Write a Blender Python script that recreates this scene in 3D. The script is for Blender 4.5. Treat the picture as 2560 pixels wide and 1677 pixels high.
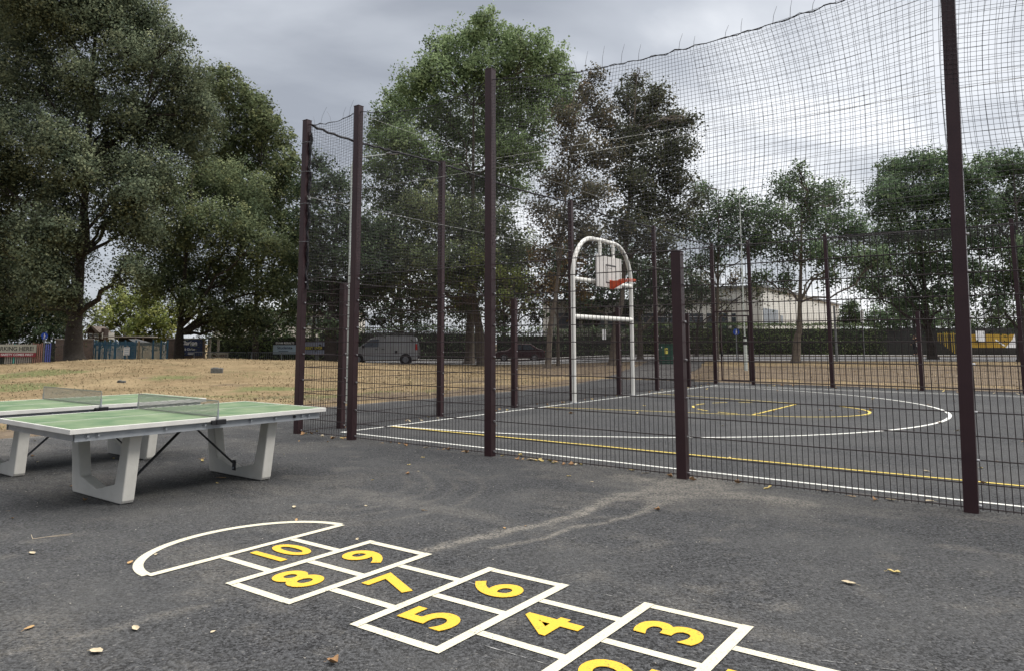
import bpy, bmesh, math, random
import numpy as np
from mathutils import Vector, Matrix
PI = math.pi
rnd = random.Random(11)
S = bpy.context.scene
for o in list(bpy.data.objects): bpy.data.objects.remove(o)
COL = S.collection

# ---------------------------------------------------------------- camera, sky, sun, exposure
CAM_H = 1.465
cam = bpy.data.cameras.new('camera'); camo = bpy.data.objects.new('camera', cam); COL.objects.link(camo)
camo.location = (0, 0, CAM_H)
cam.sensor_width = 36; cam.lens = 36 * 1828.0 / 2560
cam.shift_x = 70.7 / 2560; cam.shift_y = -186.5 / 2560
cam.clip_start = 0.1; cam.clip_end = 2000
PITCH = math.radians(6.441); ROLL = math.radians(0.1116)
fw = Vector((0, math.cos(PITCH), math.sin(PITCH))); up0 = Vector((0, -math.sin(PITCH), math.cos(PITCH))); rt0 = Vector((1, 0, 0))
rt = rt0 * math.cos(ROLL) + up0 * math.sin(ROLL); up = up0 * math.cos(ROLL) - rt0 * math.sin(ROLL)
camo.rotation_euler = Matrix((rt, up, -fw)).transposed().to_euler()
S.camera = camo

SUN_EL, SUN_AZ = math.radians(48), math.radians(100)      # azimuth clockwise from +Y
W = bpy.data.worlds.new("World"); S.world = W; W.use_nodes = True
nt = W.node_tree; nt.nodes.clear(); N = nt.nodes.new; L = nt.links.new
def wmath(op, a, b=None, clamp=False):
    n = N('ShaderNodeMath'); n.operation = op; n.use_clamp = clamp
    for i, x in enumerate((a, b)):
        if x is None: continue
        if isinstance(x, (int, float)): n.inputs[i].default_value = x
        else: L(x, n.inputs[i])
    return n.outputs[0]
tc = N('ShaderNodeTexCoord'); sx = N('ShaderNodeSeparateXYZ'); L(tc.outputs['Generated'], sx.inputs[0])
zc = wmath('ADD', wmath('MAXIMUM', sx.outputs[2], 0.0), 0.36)
cx = N('ShaderNodeCombineXYZ'); L(wmath('DIVIDE', sx.outputs[0], zc), cx.inputs[0]); L(wmath('DIVIDE', sx.outputs[1], zc), cx.inputs[1])
n1 = N('ShaderNodeTexNoise'); n1.inputs['Scale'].default_value = 1.9; n1.inputs['Detail'].default_value = 7; n1.inputs['Roughness'].default_value = .47; n1.inputs['Distortion'].default_value = .35
mp = N('ShaderNodeMapping'); mp.inputs['Location'].default_value = (4.1, 0.6, 0); mp.inputs['Scale'].default_value = (.8, 1.25, 1); mp.inputs['Rotation'].default_value = (0, 0, .5)
L(cx.outputs[0], mp.inputs[0]); L(mp.outputs[0], n1.inputs['Vector'])
# broad brightening of the cloud towards the sun side and the horizon
dt = N('ShaderNodeVectorMath'); dt.operation = 'DOT_PRODUCT'; L(tc.outputs['Generated'], dt.inputs[0]); dt.inputs[1].default_value = (.72, .62, .30)
dirb = wmath('MULTIPLY', wmath('SUBTRACT', dt.outputs['Value'], .60), .95)
hz = wmath('MULTIPLY', wmath('SUBTRACT', .42, sx.outputs[2], True), .95)
fac = wmath('ADD', wmath('ADD', wmath('MULTIPLY', wmath('SUBTRACT', n1.outputs['Fac'], .5), 2.8), .36), wmath('ADD', dirb, hz))
cr = N('ShaderNodeValToRGB'); L(fac, cr.inputs[0]); e = cr.color_ramp.elements
e[0].position = .0; e[0].color = (.22, .235, .265, 1); e[1].position = 1.0; e[1].color = (.62, .63, .65, 1)
m_ = e.new(.45); m_.color = (.33, .348, .38, 1)
m_ = e.new(.75); m_.color = (.50, .515, .54, 1)
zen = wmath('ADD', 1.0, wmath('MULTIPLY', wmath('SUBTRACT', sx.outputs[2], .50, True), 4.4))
zw = N('ShaderNodeMix'); zw.data_type = 'RGBA'; L(wmath('MULTIPLY', wmath('SUBTRACT', sx.outputs[2], .45, True), 2.5, True), zw.inputs[0]); L(cr.outputs[0], zw.inputs[6]); zw.inputs[7].default_value = (.66, .64, .62, 1)
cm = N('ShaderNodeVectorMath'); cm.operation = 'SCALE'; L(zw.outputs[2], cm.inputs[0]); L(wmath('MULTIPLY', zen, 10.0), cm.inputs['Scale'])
sky = N('ShaderNodeTexSky'); sky.sky_type = 'NISHITA'; sky.sun_disc = False; sky.sun_elevation = SUN_EL; sky.sun_rotation = SUN_AZ
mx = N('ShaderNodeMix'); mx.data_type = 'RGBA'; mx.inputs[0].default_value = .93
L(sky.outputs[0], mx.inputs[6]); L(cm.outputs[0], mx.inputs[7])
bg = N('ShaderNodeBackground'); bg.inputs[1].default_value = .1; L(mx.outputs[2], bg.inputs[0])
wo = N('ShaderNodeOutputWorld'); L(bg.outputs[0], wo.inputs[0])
sl = bpy.data.lights.new('sun', 'SUN'); sl.energy = 1.3; sl.angle = math.radians(16); sl.color = (1, .965, .91)
so = bpy.data.objects.new('sun', sl); COL.objects.link(so)
sd = Vector((math.sin(SUN_AZ) * math.cos(SUN_EL), math.cos(SUN_AZ) * math.cos(SUN_EL), math.sin(SUN_EL)))
so.rotation_euler = sd.to_track_quat('Z', 'Y').to_euler(); so.location = (20, -10, 40)
S.view_settings.view_transform = 'Standard'; S.view_settings.look = 'None'; S.view_settings.gamma = 1; S.view_settings.exposure = 0.84

# ---------------------------------------------------------------- measuring helpers (survey of the place)
def ray(u, v): return fw + rt * ((u - 1209.3) / 1828.0) - up * ((v - 652.0) / 1828.0)
def G(u, v, z=0.0):
    r = ray(u, v); t = (z - CAM_H) / r.z; return Vector((r.x * t, r.y * t, z))
def at(u, v, Y):
    r = ray(u, v); t = Y / r.y; return Vector((r.x * t, Y, CAM_H + r.z * t))
CB = Vector((-3.0378, 12.2218, 0)); TH = -.6486
CU = Vector((math.cos(TH), math.sin(TH), 0)); CV = Vector((-math.sin(TH), math.cos(TH), 0))
def ct(u, v, z=0.0): return CB + CU * u + CV * v + Vector((0, 0, z))     # court coordinates -> world
def sstep(a, b, x):
    t = np.clip((np.asarray(x, float) - a) / (b - a), 0, 1); return t * t * (3 - 2 * t)
def tz(x, y):
    x = np.asarray(x, float); y = np.asarray(y, float)
    z = .42 * sstep(28, 62, y) * sstep(0, 14, x)
    g = (.30 + .34 * np.exp(-((x + 15.5) / 7.0) ** 2 / 2)) * (1 - sstep(-8, 3, x)) * (1 - .35 * sstep(-18, -30, x))
    z = z + g * np.exp(-((y - 37) / 7.5) ** 2 / 2)
    z = z - .22 * sstep(44, 54, y) * (1 - sstep(-18, -8, x))
    bumps = .035 * np.sin(x * .9 + 1.3 * np.sin(y * .35)) * np.sin(y * .55 + .6 * np.sin(x * .5)) + .018 * np.sin(x * 2.3 + y * 1.1) * np.sin(y * 1.9 - x * .7)
    return z + bumps * sstep(14, 22, y) * (1 - sstep(46, 50, y))
def tzf(x, y): return float(tz(x, y))

# ---------------------------------------------------------------- object helpers
def tag(o, label=None, cat=None, group=None, kind=None):
    if label: o['label'] = label
    if cat: o['category'] = cat
    if group: o['group'] = group
    if kind: o['kind'] = kind
    return o
def thing(name, label, cat, loc=(0, 0, 0), rz=0.0, group=None):
    o = bpy.data.objects.new(name, None); COL.objects.link(o); o.location = loc; o.rotation_euler = (0, 0, rz); o.empty_display_size = .2
    return tag(o, label, cat, group)
def copy_tree(o, parent=None):
    c = o.copy(); COL.objects.link(c)
    if parent: c.parent = parent
    for ch in list(o.children): copy_tree(ch, c)
    return c
class MB:
    def __init__(s): s.v = []; s.f = []
    def quad(s, a, b, c, d):
        n = len(s.v); s.v += [tuple(a), tuple(b), tuple(c), tuple(d)]; s.f.append((n, n + 1, n + 2, n + 3)); return s
    def box(s, c, size, rz=0.0, R=None):
        hx, hy, hz_ = size[0] / 2, size[1] / 2, size[2] / 2; n = len(s.v)
        M = R if R is not None else Matrix.Rotation(rz, 3, 'Z'); c = Vector(c)
        for sx_, sy_, sz_ in ((-1,-1,-1),(1,-1,-1),(1,1,-1),(-1,1,-1),(-1,-1,1),(1,-1,1),(1,1,1),(-1,1,1)):
            s.v.append(tuple(c + M @ Vector((sx_ * hx, sy_ * hy, sz_ * hz_))))
        for f in ((0,3,2,1),(4,5,6,7),(0,1,5,4),(1,2,6,5),(2,3,7,6),(3,0,4,7)): s.f.append(tuple(n + i for i in f))
        return s
    def tube(s, pts, r, n=8, caps=True, rect=None):
        pts = [Vector(p) for p in pts]; m = len(pts); rr = r if isinstance(r, (list, tuple)) else [r] * m; base = len(s.v); prev = None
        for i, p in enumerate(pts):
            t = (pts[min(i + 1, m - 1)] - pts[max(i - 1, 0)])
            t = t.normalized() if t.length > 1e-9 else Vector((0, 0, 1))
            if prev is None:
                a = Vector((0, 0, 1)) if abs(t.z) < .9 else Vector((1, 0, 0)); x = t.cross(a).normalized()
            else:
                x = (prev - t * prev.dot(t)).normalized()
            prev = x; y = t.cross(x)
            for k in range(n):
                an = 2 * PI * k / n; s.v.append(tuple(p + (x * math.cos(an) + y * math.sin(an)) * rr[i]))
        for i in range(m - 1):
            for k in range(n):
                a = base + i * n + k; b = base + i * n + (k + 1) % n; s.f.append((a, b, b + n, a + n))
        if caps:
            s.f.append(tuple(base + k for k in reversed(range(n)))); s.f.append(tuple(base + (m - 1) * n + k for k in range(n)))
        return s
    def prism(s, poly, d0, d1, fn=None):
        # poly: 2-D outline (a, b); extruded between d0 and d1; fn(a, b, d) -> point
        fn = fn or (lambda a, b, d: (a, d, b)); n = len(poly); k = len(s.v)
        for d in (d0, d1):
            for a, b in poly: s.v.append(tuple(fn(a, b, d)))
        s.f.append(tuple(k + i for i in range(n))); s.f.append(tuple(k + n + i for i in reversed(range(n))))
        for i in range(n): j = (i + 1) % n; s.f.append((k + i, k + n + i, k + n + j, k + j))
        return s
    def disc(s, c, r, nrm, n=20, th=.01):
        nrm = Vector(nrm).normalized(); return s.tube([Vector(c) - nrm * th / 2, Vector(c) + nrm * th / 2], r, n)
    def build(s, name, mat, parent=None, smooth=False, bevel=0.0, seg=2):
        me = bpy.data.meshes.new(name); me.from_pydata(s.v, [], s.f); me.update()
        bm = bmesh.new(); bm.from_mesh(me); bmesh.ops.recalc_face_normals(bm, faces=bm.faces); bm.to_mesh(me); bm.free()
        o = bpy.data.objects.new(name, me); COL.objects.link(o)
        if mat: me.materials.append(mat)
        if parent: o.parent = parent
        if smooth:
            for p in me.polygons: p.use_smooth = True
            try: me.set_sharp_from_angle(angle=math.radians(40))
            except Exception: pass
        if bevel:
            b = o.modifiers.new('bevel', 'BEVEL'); b.width = bevel; b.segments = seg; b.limit_method = 'ANGLE'; b.angle_limit = math.radians(35)
        return o
def np_mesh(name, verts, faces, mat, parent=None, attr=None, smooth=False):
    me = bpy.data.meshes.new(name); v = np.ascontiguousarray(verts, dtype=np.float32).reshape(-1, 3); f = np.ascontiguousarray(faces, dtype=np.int32)
    nf, k = f.shape
    me.vertices.add(len(v)); me.vertices.foreach_set('co', v.ravel()); me.loops.add(nf * k); me.loops.foreach_set('vertex_index', f.ravel())
    me.polygons.add(nf); me.polygons.foreach_set('loop_start', np.arange(0, nf * k, k, dtype=np.int32))
    if smooth: me.polygons.foreach_set('use_smooth', np.ones(nf, dtype=bool))
    me.update(calc_edges=True); me.validate()
    for an, (typ, dom, data) in (attr or {}).items():
        a = me.attributes.new(an, typ, dom); a.data.foreach_set('value' if typ == 'FLOAT' else 'vector', np.ascontiguousarray(data, dtype=np.float32).ravel())
    me.materials.append(mat); o = bpy.data.objects.new(name, me); COL.objects.link(o)
    if parent: o.parent = parent
    return o
def np_lines(P, r, nside=3):
    """P (nl, npt, 3): every polyline becomes a thin nside-sided tube; returns verts, faces"""
    P = np.asarray(P, float); nl, m, _ = P.shape
    T = np.empty_like(P); T[:, 1:-1] = P[:, 2:] - P[:, :-2]; T[:, 0] = P[:, 1] - P[:, 0]; T[:, -1] = P[:, -1] - P[:, -2]
    T /= np.linalg.norm(T, axis=2, keepdims=True) + 1e-12
    ref = np.where(np.abs(T[..., 2:3]) > .8, np.array([.31, .95, 0.]), np.array([0, 0, 1.])); X = np.cross(T, ref); X /= np.linalg.norm(X, axis=2, keepdims=True); Y = np.cross(T, X)
    an = np.arange(nside) * 2 * PI / nside + .4
    V = P[:, :, None, :] + r * (X[:, :, None, :] * np.cos(an)[None, None, :, None] + Y[:, :, None, :] * np.sin(an)[None, None, :, None])
    idx = np.arange(nl * m * nside).reshape(nl, m, nside); nx = np.roll(idx, -1, axis=2)
    F = np.stack([idx[:, :-1], nx[:, :-1], nx[:, 1:], idx[:, 1:]], axis=-1).reshape(-1, 4)
    return V.reshape(-1, 3), F
def join_np(parts):
    vs, fs, k = [], [], 0
    for v, f in parts: vs.append(v); fs.append(f + k); k += len(v)
    return np.concatenate(vs), np.concatenate(fs)
def text_obj(txt, size, mat, parent, loc, xdir, ydir, bold=0.0, name='lettering', ext=.002, sx_=1.0, align='CENTER', label=None):
    cu = bpy.data.curves.new(name, 'FONT'); cu.body = txt; cu.size = size; cu.align_x = align; cu.align_y = 'CENTER'; cu.offset = bold; cu.extrude = ext; cu.resolution_u = 6
    tmp = bpy.data.objects.new('tmp', cu); COL.objects.link(tmp); bpy.context.view_layer.update()
    me = bpy.data.meshes.new_from_object(tmp.evaluated_get(bpy.context.evaluated_depsgraph_get())); bpy.data.objects.remove(tmp)
    x = Vector(xdir).normalized(); y = Vector(ydir).normalized(); z = x.cross(y)
    M = Matrix((x * sx_, y, z)).transposed().to_4x4(); M.translation = Vector(loc); me.transform(M); me.materials.clear(); me.materials.append(mat)
    o = bpy.data.objects.new(name, me); COL.objects.link(o)
    if parent: o.parent = parent
    return o

# ---------------------------------------------------------------- materials
def srgb(r, g, b):
    f = lambda c: (c / 255 / 12.92) if c / 255 <= .04045 else ((c / 255 + .055) / 1.055) ** 2.4
    return (f(r), f(g), f(b), 1)
def lin(r, g, b): return (r, g, b, 1)
def newmat(name):
    m = bpy.data.materials.new(name); m.use_nodes = True; t = m.node_tree; b = t.nodes['Principled BSDF']; return m, t, b
def mat(name, c, rough=.6, metal=0.0, c2=None, scale=6.0, detail=5, lo=.35, hi=.68, bump=0.0, bscale=None, spec=.4, coat=0.0, coord='Object'):
    m, t, b = newmat(name); b.inputs['Roughness'].default_value = rough; b.inputs['Metallic'].default_value = metal
    b.inputs['Specular IOR Level'].default_value = spec; b.inputs['Coat Weight'].default_value = coat
    b.inputs['Base Color'].default_value = c
    tcn = t.nodes.new('ShaderNodeTexCoord')
    if c2:
        n = t.nodes.new('ShaderNodeTexNoise'); n.inputs['Scale'].default_value = scale; n.inputs['Detail'].default_value = detail; n.inputs['Roughness'].default_value = .6
        t.links.new(tcn.outputs[coord], n.inputs['Vector'])
        r = t.nodes.new('ShaderNodeMapRange'); r.inputs[1].default_value = lo; r.inputs[2].default_value = hi; t.links.new(n.outputs['Fac'], r.inputs[0])
        mixn = t.nodes.new('ShaderNodeMix'); mixn.data_type = 'RGBA'; mixn.inputs[6].default_value = c; mixn.inputs[7].default_value = c2
        t.links.new(r.outputs[0], mixn.inputs[0]); t.links.new(mixn.outputs[2], b.inputs['Base Color'])
    if bump:
        n = t.nodes.new('ShaderNodeTexNoise'); n.inputs['Scale'].default_value = bscale or scale * 5; n.inputs['Detail'].default_value = 4
        t.links.new(tcn.outputs[coord], n.inputs['Vector'])
        bp = t.nodes.new('ShaderNodeBump'); bp.inputs['Strength'].default_value = bump; bp.inputs['Distance'].default_value = .01
        t.links.new(n.outputs['Fac'], bp.inputs['Height']); t.links.new(bp.outputs[0], b.inputs['Normal'])
    return m
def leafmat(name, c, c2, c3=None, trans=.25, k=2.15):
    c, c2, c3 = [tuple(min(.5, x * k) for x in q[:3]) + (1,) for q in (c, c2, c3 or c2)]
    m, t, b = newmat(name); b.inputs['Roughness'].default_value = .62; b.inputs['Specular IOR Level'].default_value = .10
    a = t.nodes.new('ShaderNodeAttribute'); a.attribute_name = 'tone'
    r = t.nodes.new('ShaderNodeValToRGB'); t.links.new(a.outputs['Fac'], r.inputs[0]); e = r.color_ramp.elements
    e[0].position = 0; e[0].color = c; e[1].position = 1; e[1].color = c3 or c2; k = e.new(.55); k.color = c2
    t.links.new(r.outputs[0], b.inputs['Base Color'])
    # leaves of one clump share much of the clump's outward normal, as soft foliage does
    na = t.nodes.new('ShaderNodeAttribute'); na.attribute_name = 'outward'; ge = t.nodes.new('ShaderNodeNewGeometry')
    sc = t.nodes.new('ShaderNodeVectorMath'); sc.operation = 'SCALE'; sc.inputs['Scale'].default_value = 2.6; t.links.new(na.outputs['Vector'], sc.inputs[0])
    ad = t.nodes.new('ShaderNodeVectorMath'); t.links.new(ge.outputs['Normal'], ad.inputs[0]); t.links.new(sc.outputs[0], ad.inputs[1])
    nz = t.nodes.new('ShaderNodeVectorMath'); nz.operation = 'NORMALIZE'; t.links.new(ad.outputs[0], nz.inputs[0]); t.links.new(nz.outputs[0], b.inputs['Normal'])
    tr = t.nodes.new('ShaderNodeBsdfTranslucent'); t.links.new(r.outputs[0], tr.inputs[0])
    ms = t.nodes.new('ShaderNodeMixShader'); ms.inputs[0].default_value = trans; t.links.new(b.outputs[0], ms.inputs[1]); t.links.new(tr.outputs[0], ms.inputs[2])
    t.links.new(ms.outputs[0], t.nodes['Material Output'].inputs[0]); return m

def asphalt_mat(name, base=(.039, .040, .042), light=(.092, .092, .090), use_dust=True):
    m, t, b = newmat(name); nn = t.nodes.new; ll = t.links.new
    g = nn('ShaderNodeNewGeometry')
    def noise(sc, det=4, rg=.6):
        n = nn('ShaderNodeTexNoise'); n.inputs['Scale'].default_value = sc; n.inputs['Detail'].default_value = det; n.inputs['Roughness'].default_value = rg; ll(g.outputs['Position'], n.inputs['Vector']); return n.outputs['Fac']
    def rng(x, a, b_, c=0., d=1.):
        r = nn('ShaderNodeMapRange'); r.inputs[1].default_value = a; r.inputs[2].default_value = b_; r.inputs[3].default_value = c; r.inputs[4].default_value = d; ll(x, r.inputs[0]); return r.outputs[0]
    def mth(op, a, b_):
        n = nn('ShaderNodeMath'); n.operation = op
        for i, x in enumerate((a, b_)):
            if isinstance(x, (int, float)): n.inputs[i].default_value = x
            else: ll(x, n.inputs[i])
        return n.outputs[0]
    def mixc(f, a, b_):
        n = nn('ShaderNodeMix'); n.data_type = 'RGBA'
        if isinstance(f, float): n.inputs[0].default_value = f
        else: ll(f, n.inputs[0])
        for i, x in ((6, a), (7, b_)):
            if isinstance(x, tuple): n.inputs[i].default_value = x
            else: ll(x, n.inputs[i])
        return n.outputs[2]
    vor = nn('ShaderNodeTexVoronoi'); vor.inputs['Scale'].default_value = 75; ll(g.outputs['Position'], vor.inputs['Vector'])
    sepc = nn('ShaderNodeSeparateColor'); ll(vor.outputs['Color'], sepc.inputs[0])
    fine = noise(42, 3, .7); mid = noise(9, 4); big = noise(.55, 5, .55); big2 = noise(1.9, 6, .65)
    speck = mth('ADD', mth('MULTIPLY', sepc.outputs[0], .5), mth('MULTIPLY', fine, .75))
    c1 = mixc(rng(speck, .38, .92), tuple(x * .22 for x in base) + (1,), tuple(x * 2.35 for x in base) + (1,))
    c2 = mixc(rng(mth('ADD', mth('MULTIPLY', big, .6), mth('MULTIPLY', big2, .4)), .44, .68, 0, .65), c1, light + (1,))
    c3 = mixc(rng(mid, .58, .8, 0, .16), c2, (.13, .125, .115, 1))
    # pale chips of stone showing here and there
    chip = rng(sepc.outputs[1], .975, .99); c4 = mixc(mth('MULTIPLY', chip, .28), c3, (.30, .29, .27, 1))
    out = c4
    if use_dust:
        a = nn('ShaderNodeAttribute'); a.attribute_name = 'dust'
        f = mth('MULTIPLY', rng(a.outputs['Fac'], .02, 1.0), rng(mth('ADD', mth('MULTIPLY', fine, .6), mth('MULTIPLY', noise(6, 6, .75), .4)), .42, .58))
        out = mixc(f, c4, (.225, .208, .18, 1))
    ll(out, b.inputs['Base Color']); b.inputs['Roughness'].default_value = .88; b.inputs['Specular IOR Level'].default_value = .3
    bp = nn('ShaderNodeBump'); bp.inputs['Strength'].default_value = .95; bp.inputs['Distance'].default_value = .010
    ll(mth('ADD', mth('MULTIPLY', vor.outputs['Distance'], -1.2), fine), bp.inputs['Height']); ll(bp.outputs[0], b.inputs['Normal'])
    return m

def paint_mat(name, c, wear=.585, c2=(.06, .06, .06, 1)):
    # road paint with the dark pits of the asphalt showing through
    m, t, b = newmat(name); g = t.nodes.new('ShaderNodeNewGeometry')
    v = t.nodes.new('ShaderNodeTexNoise'); v.inputs['Scale'].default_value = 85; v.inputs['Detail'].default_value = 3; v.inputs['Roughness'].default_value = .7; t.links.new(g.outputs['Position'], v.inputs['Vector'])
    n2 = t.nodes.new('ShaderNodeTexNoise'); n2.inputs['Scale'].default_value = 4; n2.inputs['Detail'].default_value = 5; t.links.new(g.outputs['Position'], n2.inputs['Vector'])
    ad = t.nodes.new('ShaderNodeMath'); ad.operation = 'MULTIPLY_ADD'; t.links.new(n2.outputs['Fac'], ad.inputs[0]); ad.inputs[1].default_value = .18; t.links.new(v.outputs['Fac'], ad.inputs[2])
    r = t.nodes.new('ShaderNodeMapRange'); r.inputs[1].default_value = wear + .09; r.inputs[2].default_value = wear + .22; t.links.new(ad.outputs[0], r.inputs[0])
    mi = t.nodes.new('ShaderNodeMix'); mi.data_type = 'RGBA'; mi.inputs[6].default_value = c; mi.inputs[7].default_value = c2; t.links.new(r.outputs[0], mi.inputs[0]); t.links.new(mi.outputs[2], b.inputs['Base Color'])
    b.inputs['Roughness'].default_value = .75
    bp = t.nodes.new('ShaderNodeBump'); bp.inputs['Strength'].default_value = .6; bp.inputs['Distance'].default_value = .004; bp.invert = True
    t.links.new(v.outputs['Fac'], bp.inputs['Height']); t.links.new(bp.outputs[0], b.inputs['Normal']); return m

M = dict(
 post=mat('maroon_powder_coat', lin(.022, .0075, .0098), .42, c2=lin(.032, .013, .015), scale=3, bump=.12, bscale=70, spec=.4),
 wire=mat('maroon_wire', lin(.016, .0085, .010), .5, spec=.35),
 bolt=mat('bolt_metal', lin(.45, .45, .46), .3, .8),
 net=mat('black_netting', lin(.022, .020, .024), .6), rope=mat('black_rope', lin(.018, .017, .02), .8, bump=.5, bscale=90),
 cable=mat('steel_cable', lin(.42, .42, .40), .35, .7), tie=mat('cable_tie', lin(.10, .10, .11), .5),
 concrete=mat('pale_concrete', lin(.58, .565, .52), .8, c2=lin(.50, .485, .44), scale=5, lo=.4, hi=.75, bump=.12, bscale=55),
 tabletop=mat('green_tabletop', lin(.092, .165, .082), .48, c2=lin(.20, .26, .15), scale=3.2, lo=.36, hi=.66, detail=10, bump=.05, bscale=30),
 trim=mat('white_trim', lin(.62, .61, .58), .55, c2=lin(.52, .51, .48), scale=4), galv=mat('galvanised_steel', lin(.28, .30, .325), .42, .3, c2=lin(.35, .37, .39), scale=9),
 brace=mat('black_brace', lin(.03, .03, .032), .45), blackplastic=mat('black_plastic', lin(.015, .015, .017), .35),
 tnet=mat('steel_net', lin(.30, .30, .28), .4, .3),
 goalwhite=mat('white_goal_paint', lin(.66, .65, .61), .4, c2=lin(.56, .54, .50), scale=2.2, lo=.5, hi=.85),
 board=mat('white_board', lin(.55, .52, .49), .5, c2=lin(.46, .44, .42), scale=2), redhoop=mat('orange_red_paint', lin(.50, .075, .028), .4),
 mark=mat('board_marking', lin(.06, .055, .055), .6),
 cream=paint_mat('cream_paint', lin(.60, .565, .44)), yellow=paint_mat('yellow_paint', lin(.70, .425, .032)), whitep=paint_mat('white_line_paint', lin(.70, .70, .66), .66),
 yline=paint_mat('yellow_line_paint', lin(.62, .47, .09), .66), chalk=mat('chalk_dust', lin(.33, .33, .32), .9, c2=lin(.08, .08, .08), scale=14, lo=.42, hi=.56, coord='Object'),
 asphalt=asphalt_mat('asphalt'), path=asphalt_mat('path_asphalt', (.060, .058, .057), (.11, .107, .10), False), road=asphalt_mat('road_asphalt', (.14, .138, .14), (.2, .195, .19), False), pave=mat('pavement_slab', lin(.27, .26, .25), .85, c2=lin(.2, .19, .18), scale=1.5),
 brick=mat('brown_brick', lin(.12, .075, .055), .9, c2=lin(.19, .13, .10), scale=8, bump=.4), cap=mat('coping', lin(.33, .30, .26), .8),
 bluepaint=mat('blue_palisade', lin(.022, .085, .15), .55, c2=lin(.04, .12, .19), scale=2), bluegrey=mat('blue_grey_palisade', lin(.10, .14, .15), .6, c2=lin(.16, .17, .16), scale=2),
 navy=mat('navy_board', lin(.008, .018, .06), .4), white=mat('white_print', lin(.75, .75, .75), .5), offwhite=mat('off_white_banner', lin(.40, .40, .33), .6, c2=lin(.33, .33, .28), scale=1.5),
 black=mat('black_print', lin(.012, .012, .014), .5), redband=mat('red_band', lin(.24, .035, .045), .6), signblue=mat('sign_blue', lin(.015, .07, .42), .4), greypole=mat('grey_pole', lin(.20, .21, .22), .45, .3),
 palepole=mat('pale_lamp_pole', lin(.50, .54, .50), .5, c2=lin(.40, .43, .40), scale=3), lamphead=mat('lamp_head', lin(.05, .055, .06), .4), lens=mat('lamp_lens', lin(.35, .36, .38), .2),
 darkfence=mat('dark_fence', lin(.02, .022, .022), .7, c2=lin(.035, .035, .03), scale=4), pinkfence=mat('pale_terracotta_slat', lin(.34, .19, .15), .7), purple=mat('violet_blue_slat', lin(.12, .15, .45), .6), teal=mat('turquoise_slat', lin(.10, .42, .36), .6), paleslat=mat('pale_slat', lin(.33, .30, .27), .7),
 bwhite=mat('building_white', lin(.60, .59, .55), .8, c2=lin(.52, .51, .48), scale=.4), bgrey=mat('building_grey', lin(.16, .16, .16), .7, c2=lin(.10, .10, .10), scale=.6), glass=mat('dark_glass', lin(.03, .04, .05), .12, spec=.8), wframe=mat('window_frame', lin(.5, .5, .5), .5),
 van=mat('silver_van_paint', lin(.30, .30, .295), .4, .2, c2=lin(.26, .26, .255), scale=1.5, coat=.4), rubber=mat('tyre_rubber', lin(.018, .018, .018), .85), rim=mat('wheel_rim', lin(.20, .20, .21), .4, .5), tail=mat('tail_light', lin(.42, .02, .015), .25), redcar=mat('maroon_car_paint', lin(.030, .010, .013), .4, .2, coat=.4),
 cabgreen=mat('green_cabinet', lin(.008, .050, .032), .5, c2=lin(.012, .065, .04), scale=2), labely=mat('yellow_label', lin(.70, .62, .12), .5),
 yellowfence=mat('yellow_slat', lin(.38, .26, .03), .6, c2=lin(.26, .18, .03), scale=3), yellowban=mat('ochre_banner', lin(.34, .20, .02), .6, c2=lin(.42, .27, .03), scale=.8),
 ltblue=mat('pale_blue_banner', lin(.33, .42, .50), .6), greyban=mat('grey_blue_banner', lin(.24, .26, .33), .6), ytext=mat('yellow_print', lin(.66, .55, .08), .5), cream2=mat('cream_board', lin(.55, .50, .38), .6), brownp=mat('brown_print', lin(.10, .04, .025), .6),
 tudor=mat('brown_timber', lin(.075, .05, .04), .8), plaster=mat('white_plaster', lin(.60, .58, .52), .8), rooftile=mat('brown_roof', lin(.14, .11, .09), .8, c2=lin(.20, .16, .13), scale=5), canopy=mat('pale_canopy', lin(.50, .52, .54), .5), woodpost=mat('timber_post', lin(.26, .21, .15), .8),
 stone=mat('grey_stone', lin(.13, .13, .12), .9, c2=lin(.08, .08, .075), scale=12, bump=.4), twig=mat('dry_twig', lin(.40, .33, .24), .8),
 bark=mat('dark_bark', lin(.028, .023, .019), .95, c2=lin(.05, .042, .035), scale=7, bump=.8, bscale=22), barkg=mat('grey_brown_bark', lin(.15, .125, .10), .95, c2=lin(.085, .07, .055), scale=6, bump=.8, bscale=20),
 skin=mat('skin', lin(.30, .17, .11), .6), dark=mat('dark_cloth', lin(.010, .010, .013), .9), hairm=mat('dark_hair', lin(.012, .009, .008), .7), bag=mat('pale_bag', lin(.5, .5, .5), .7))
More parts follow.
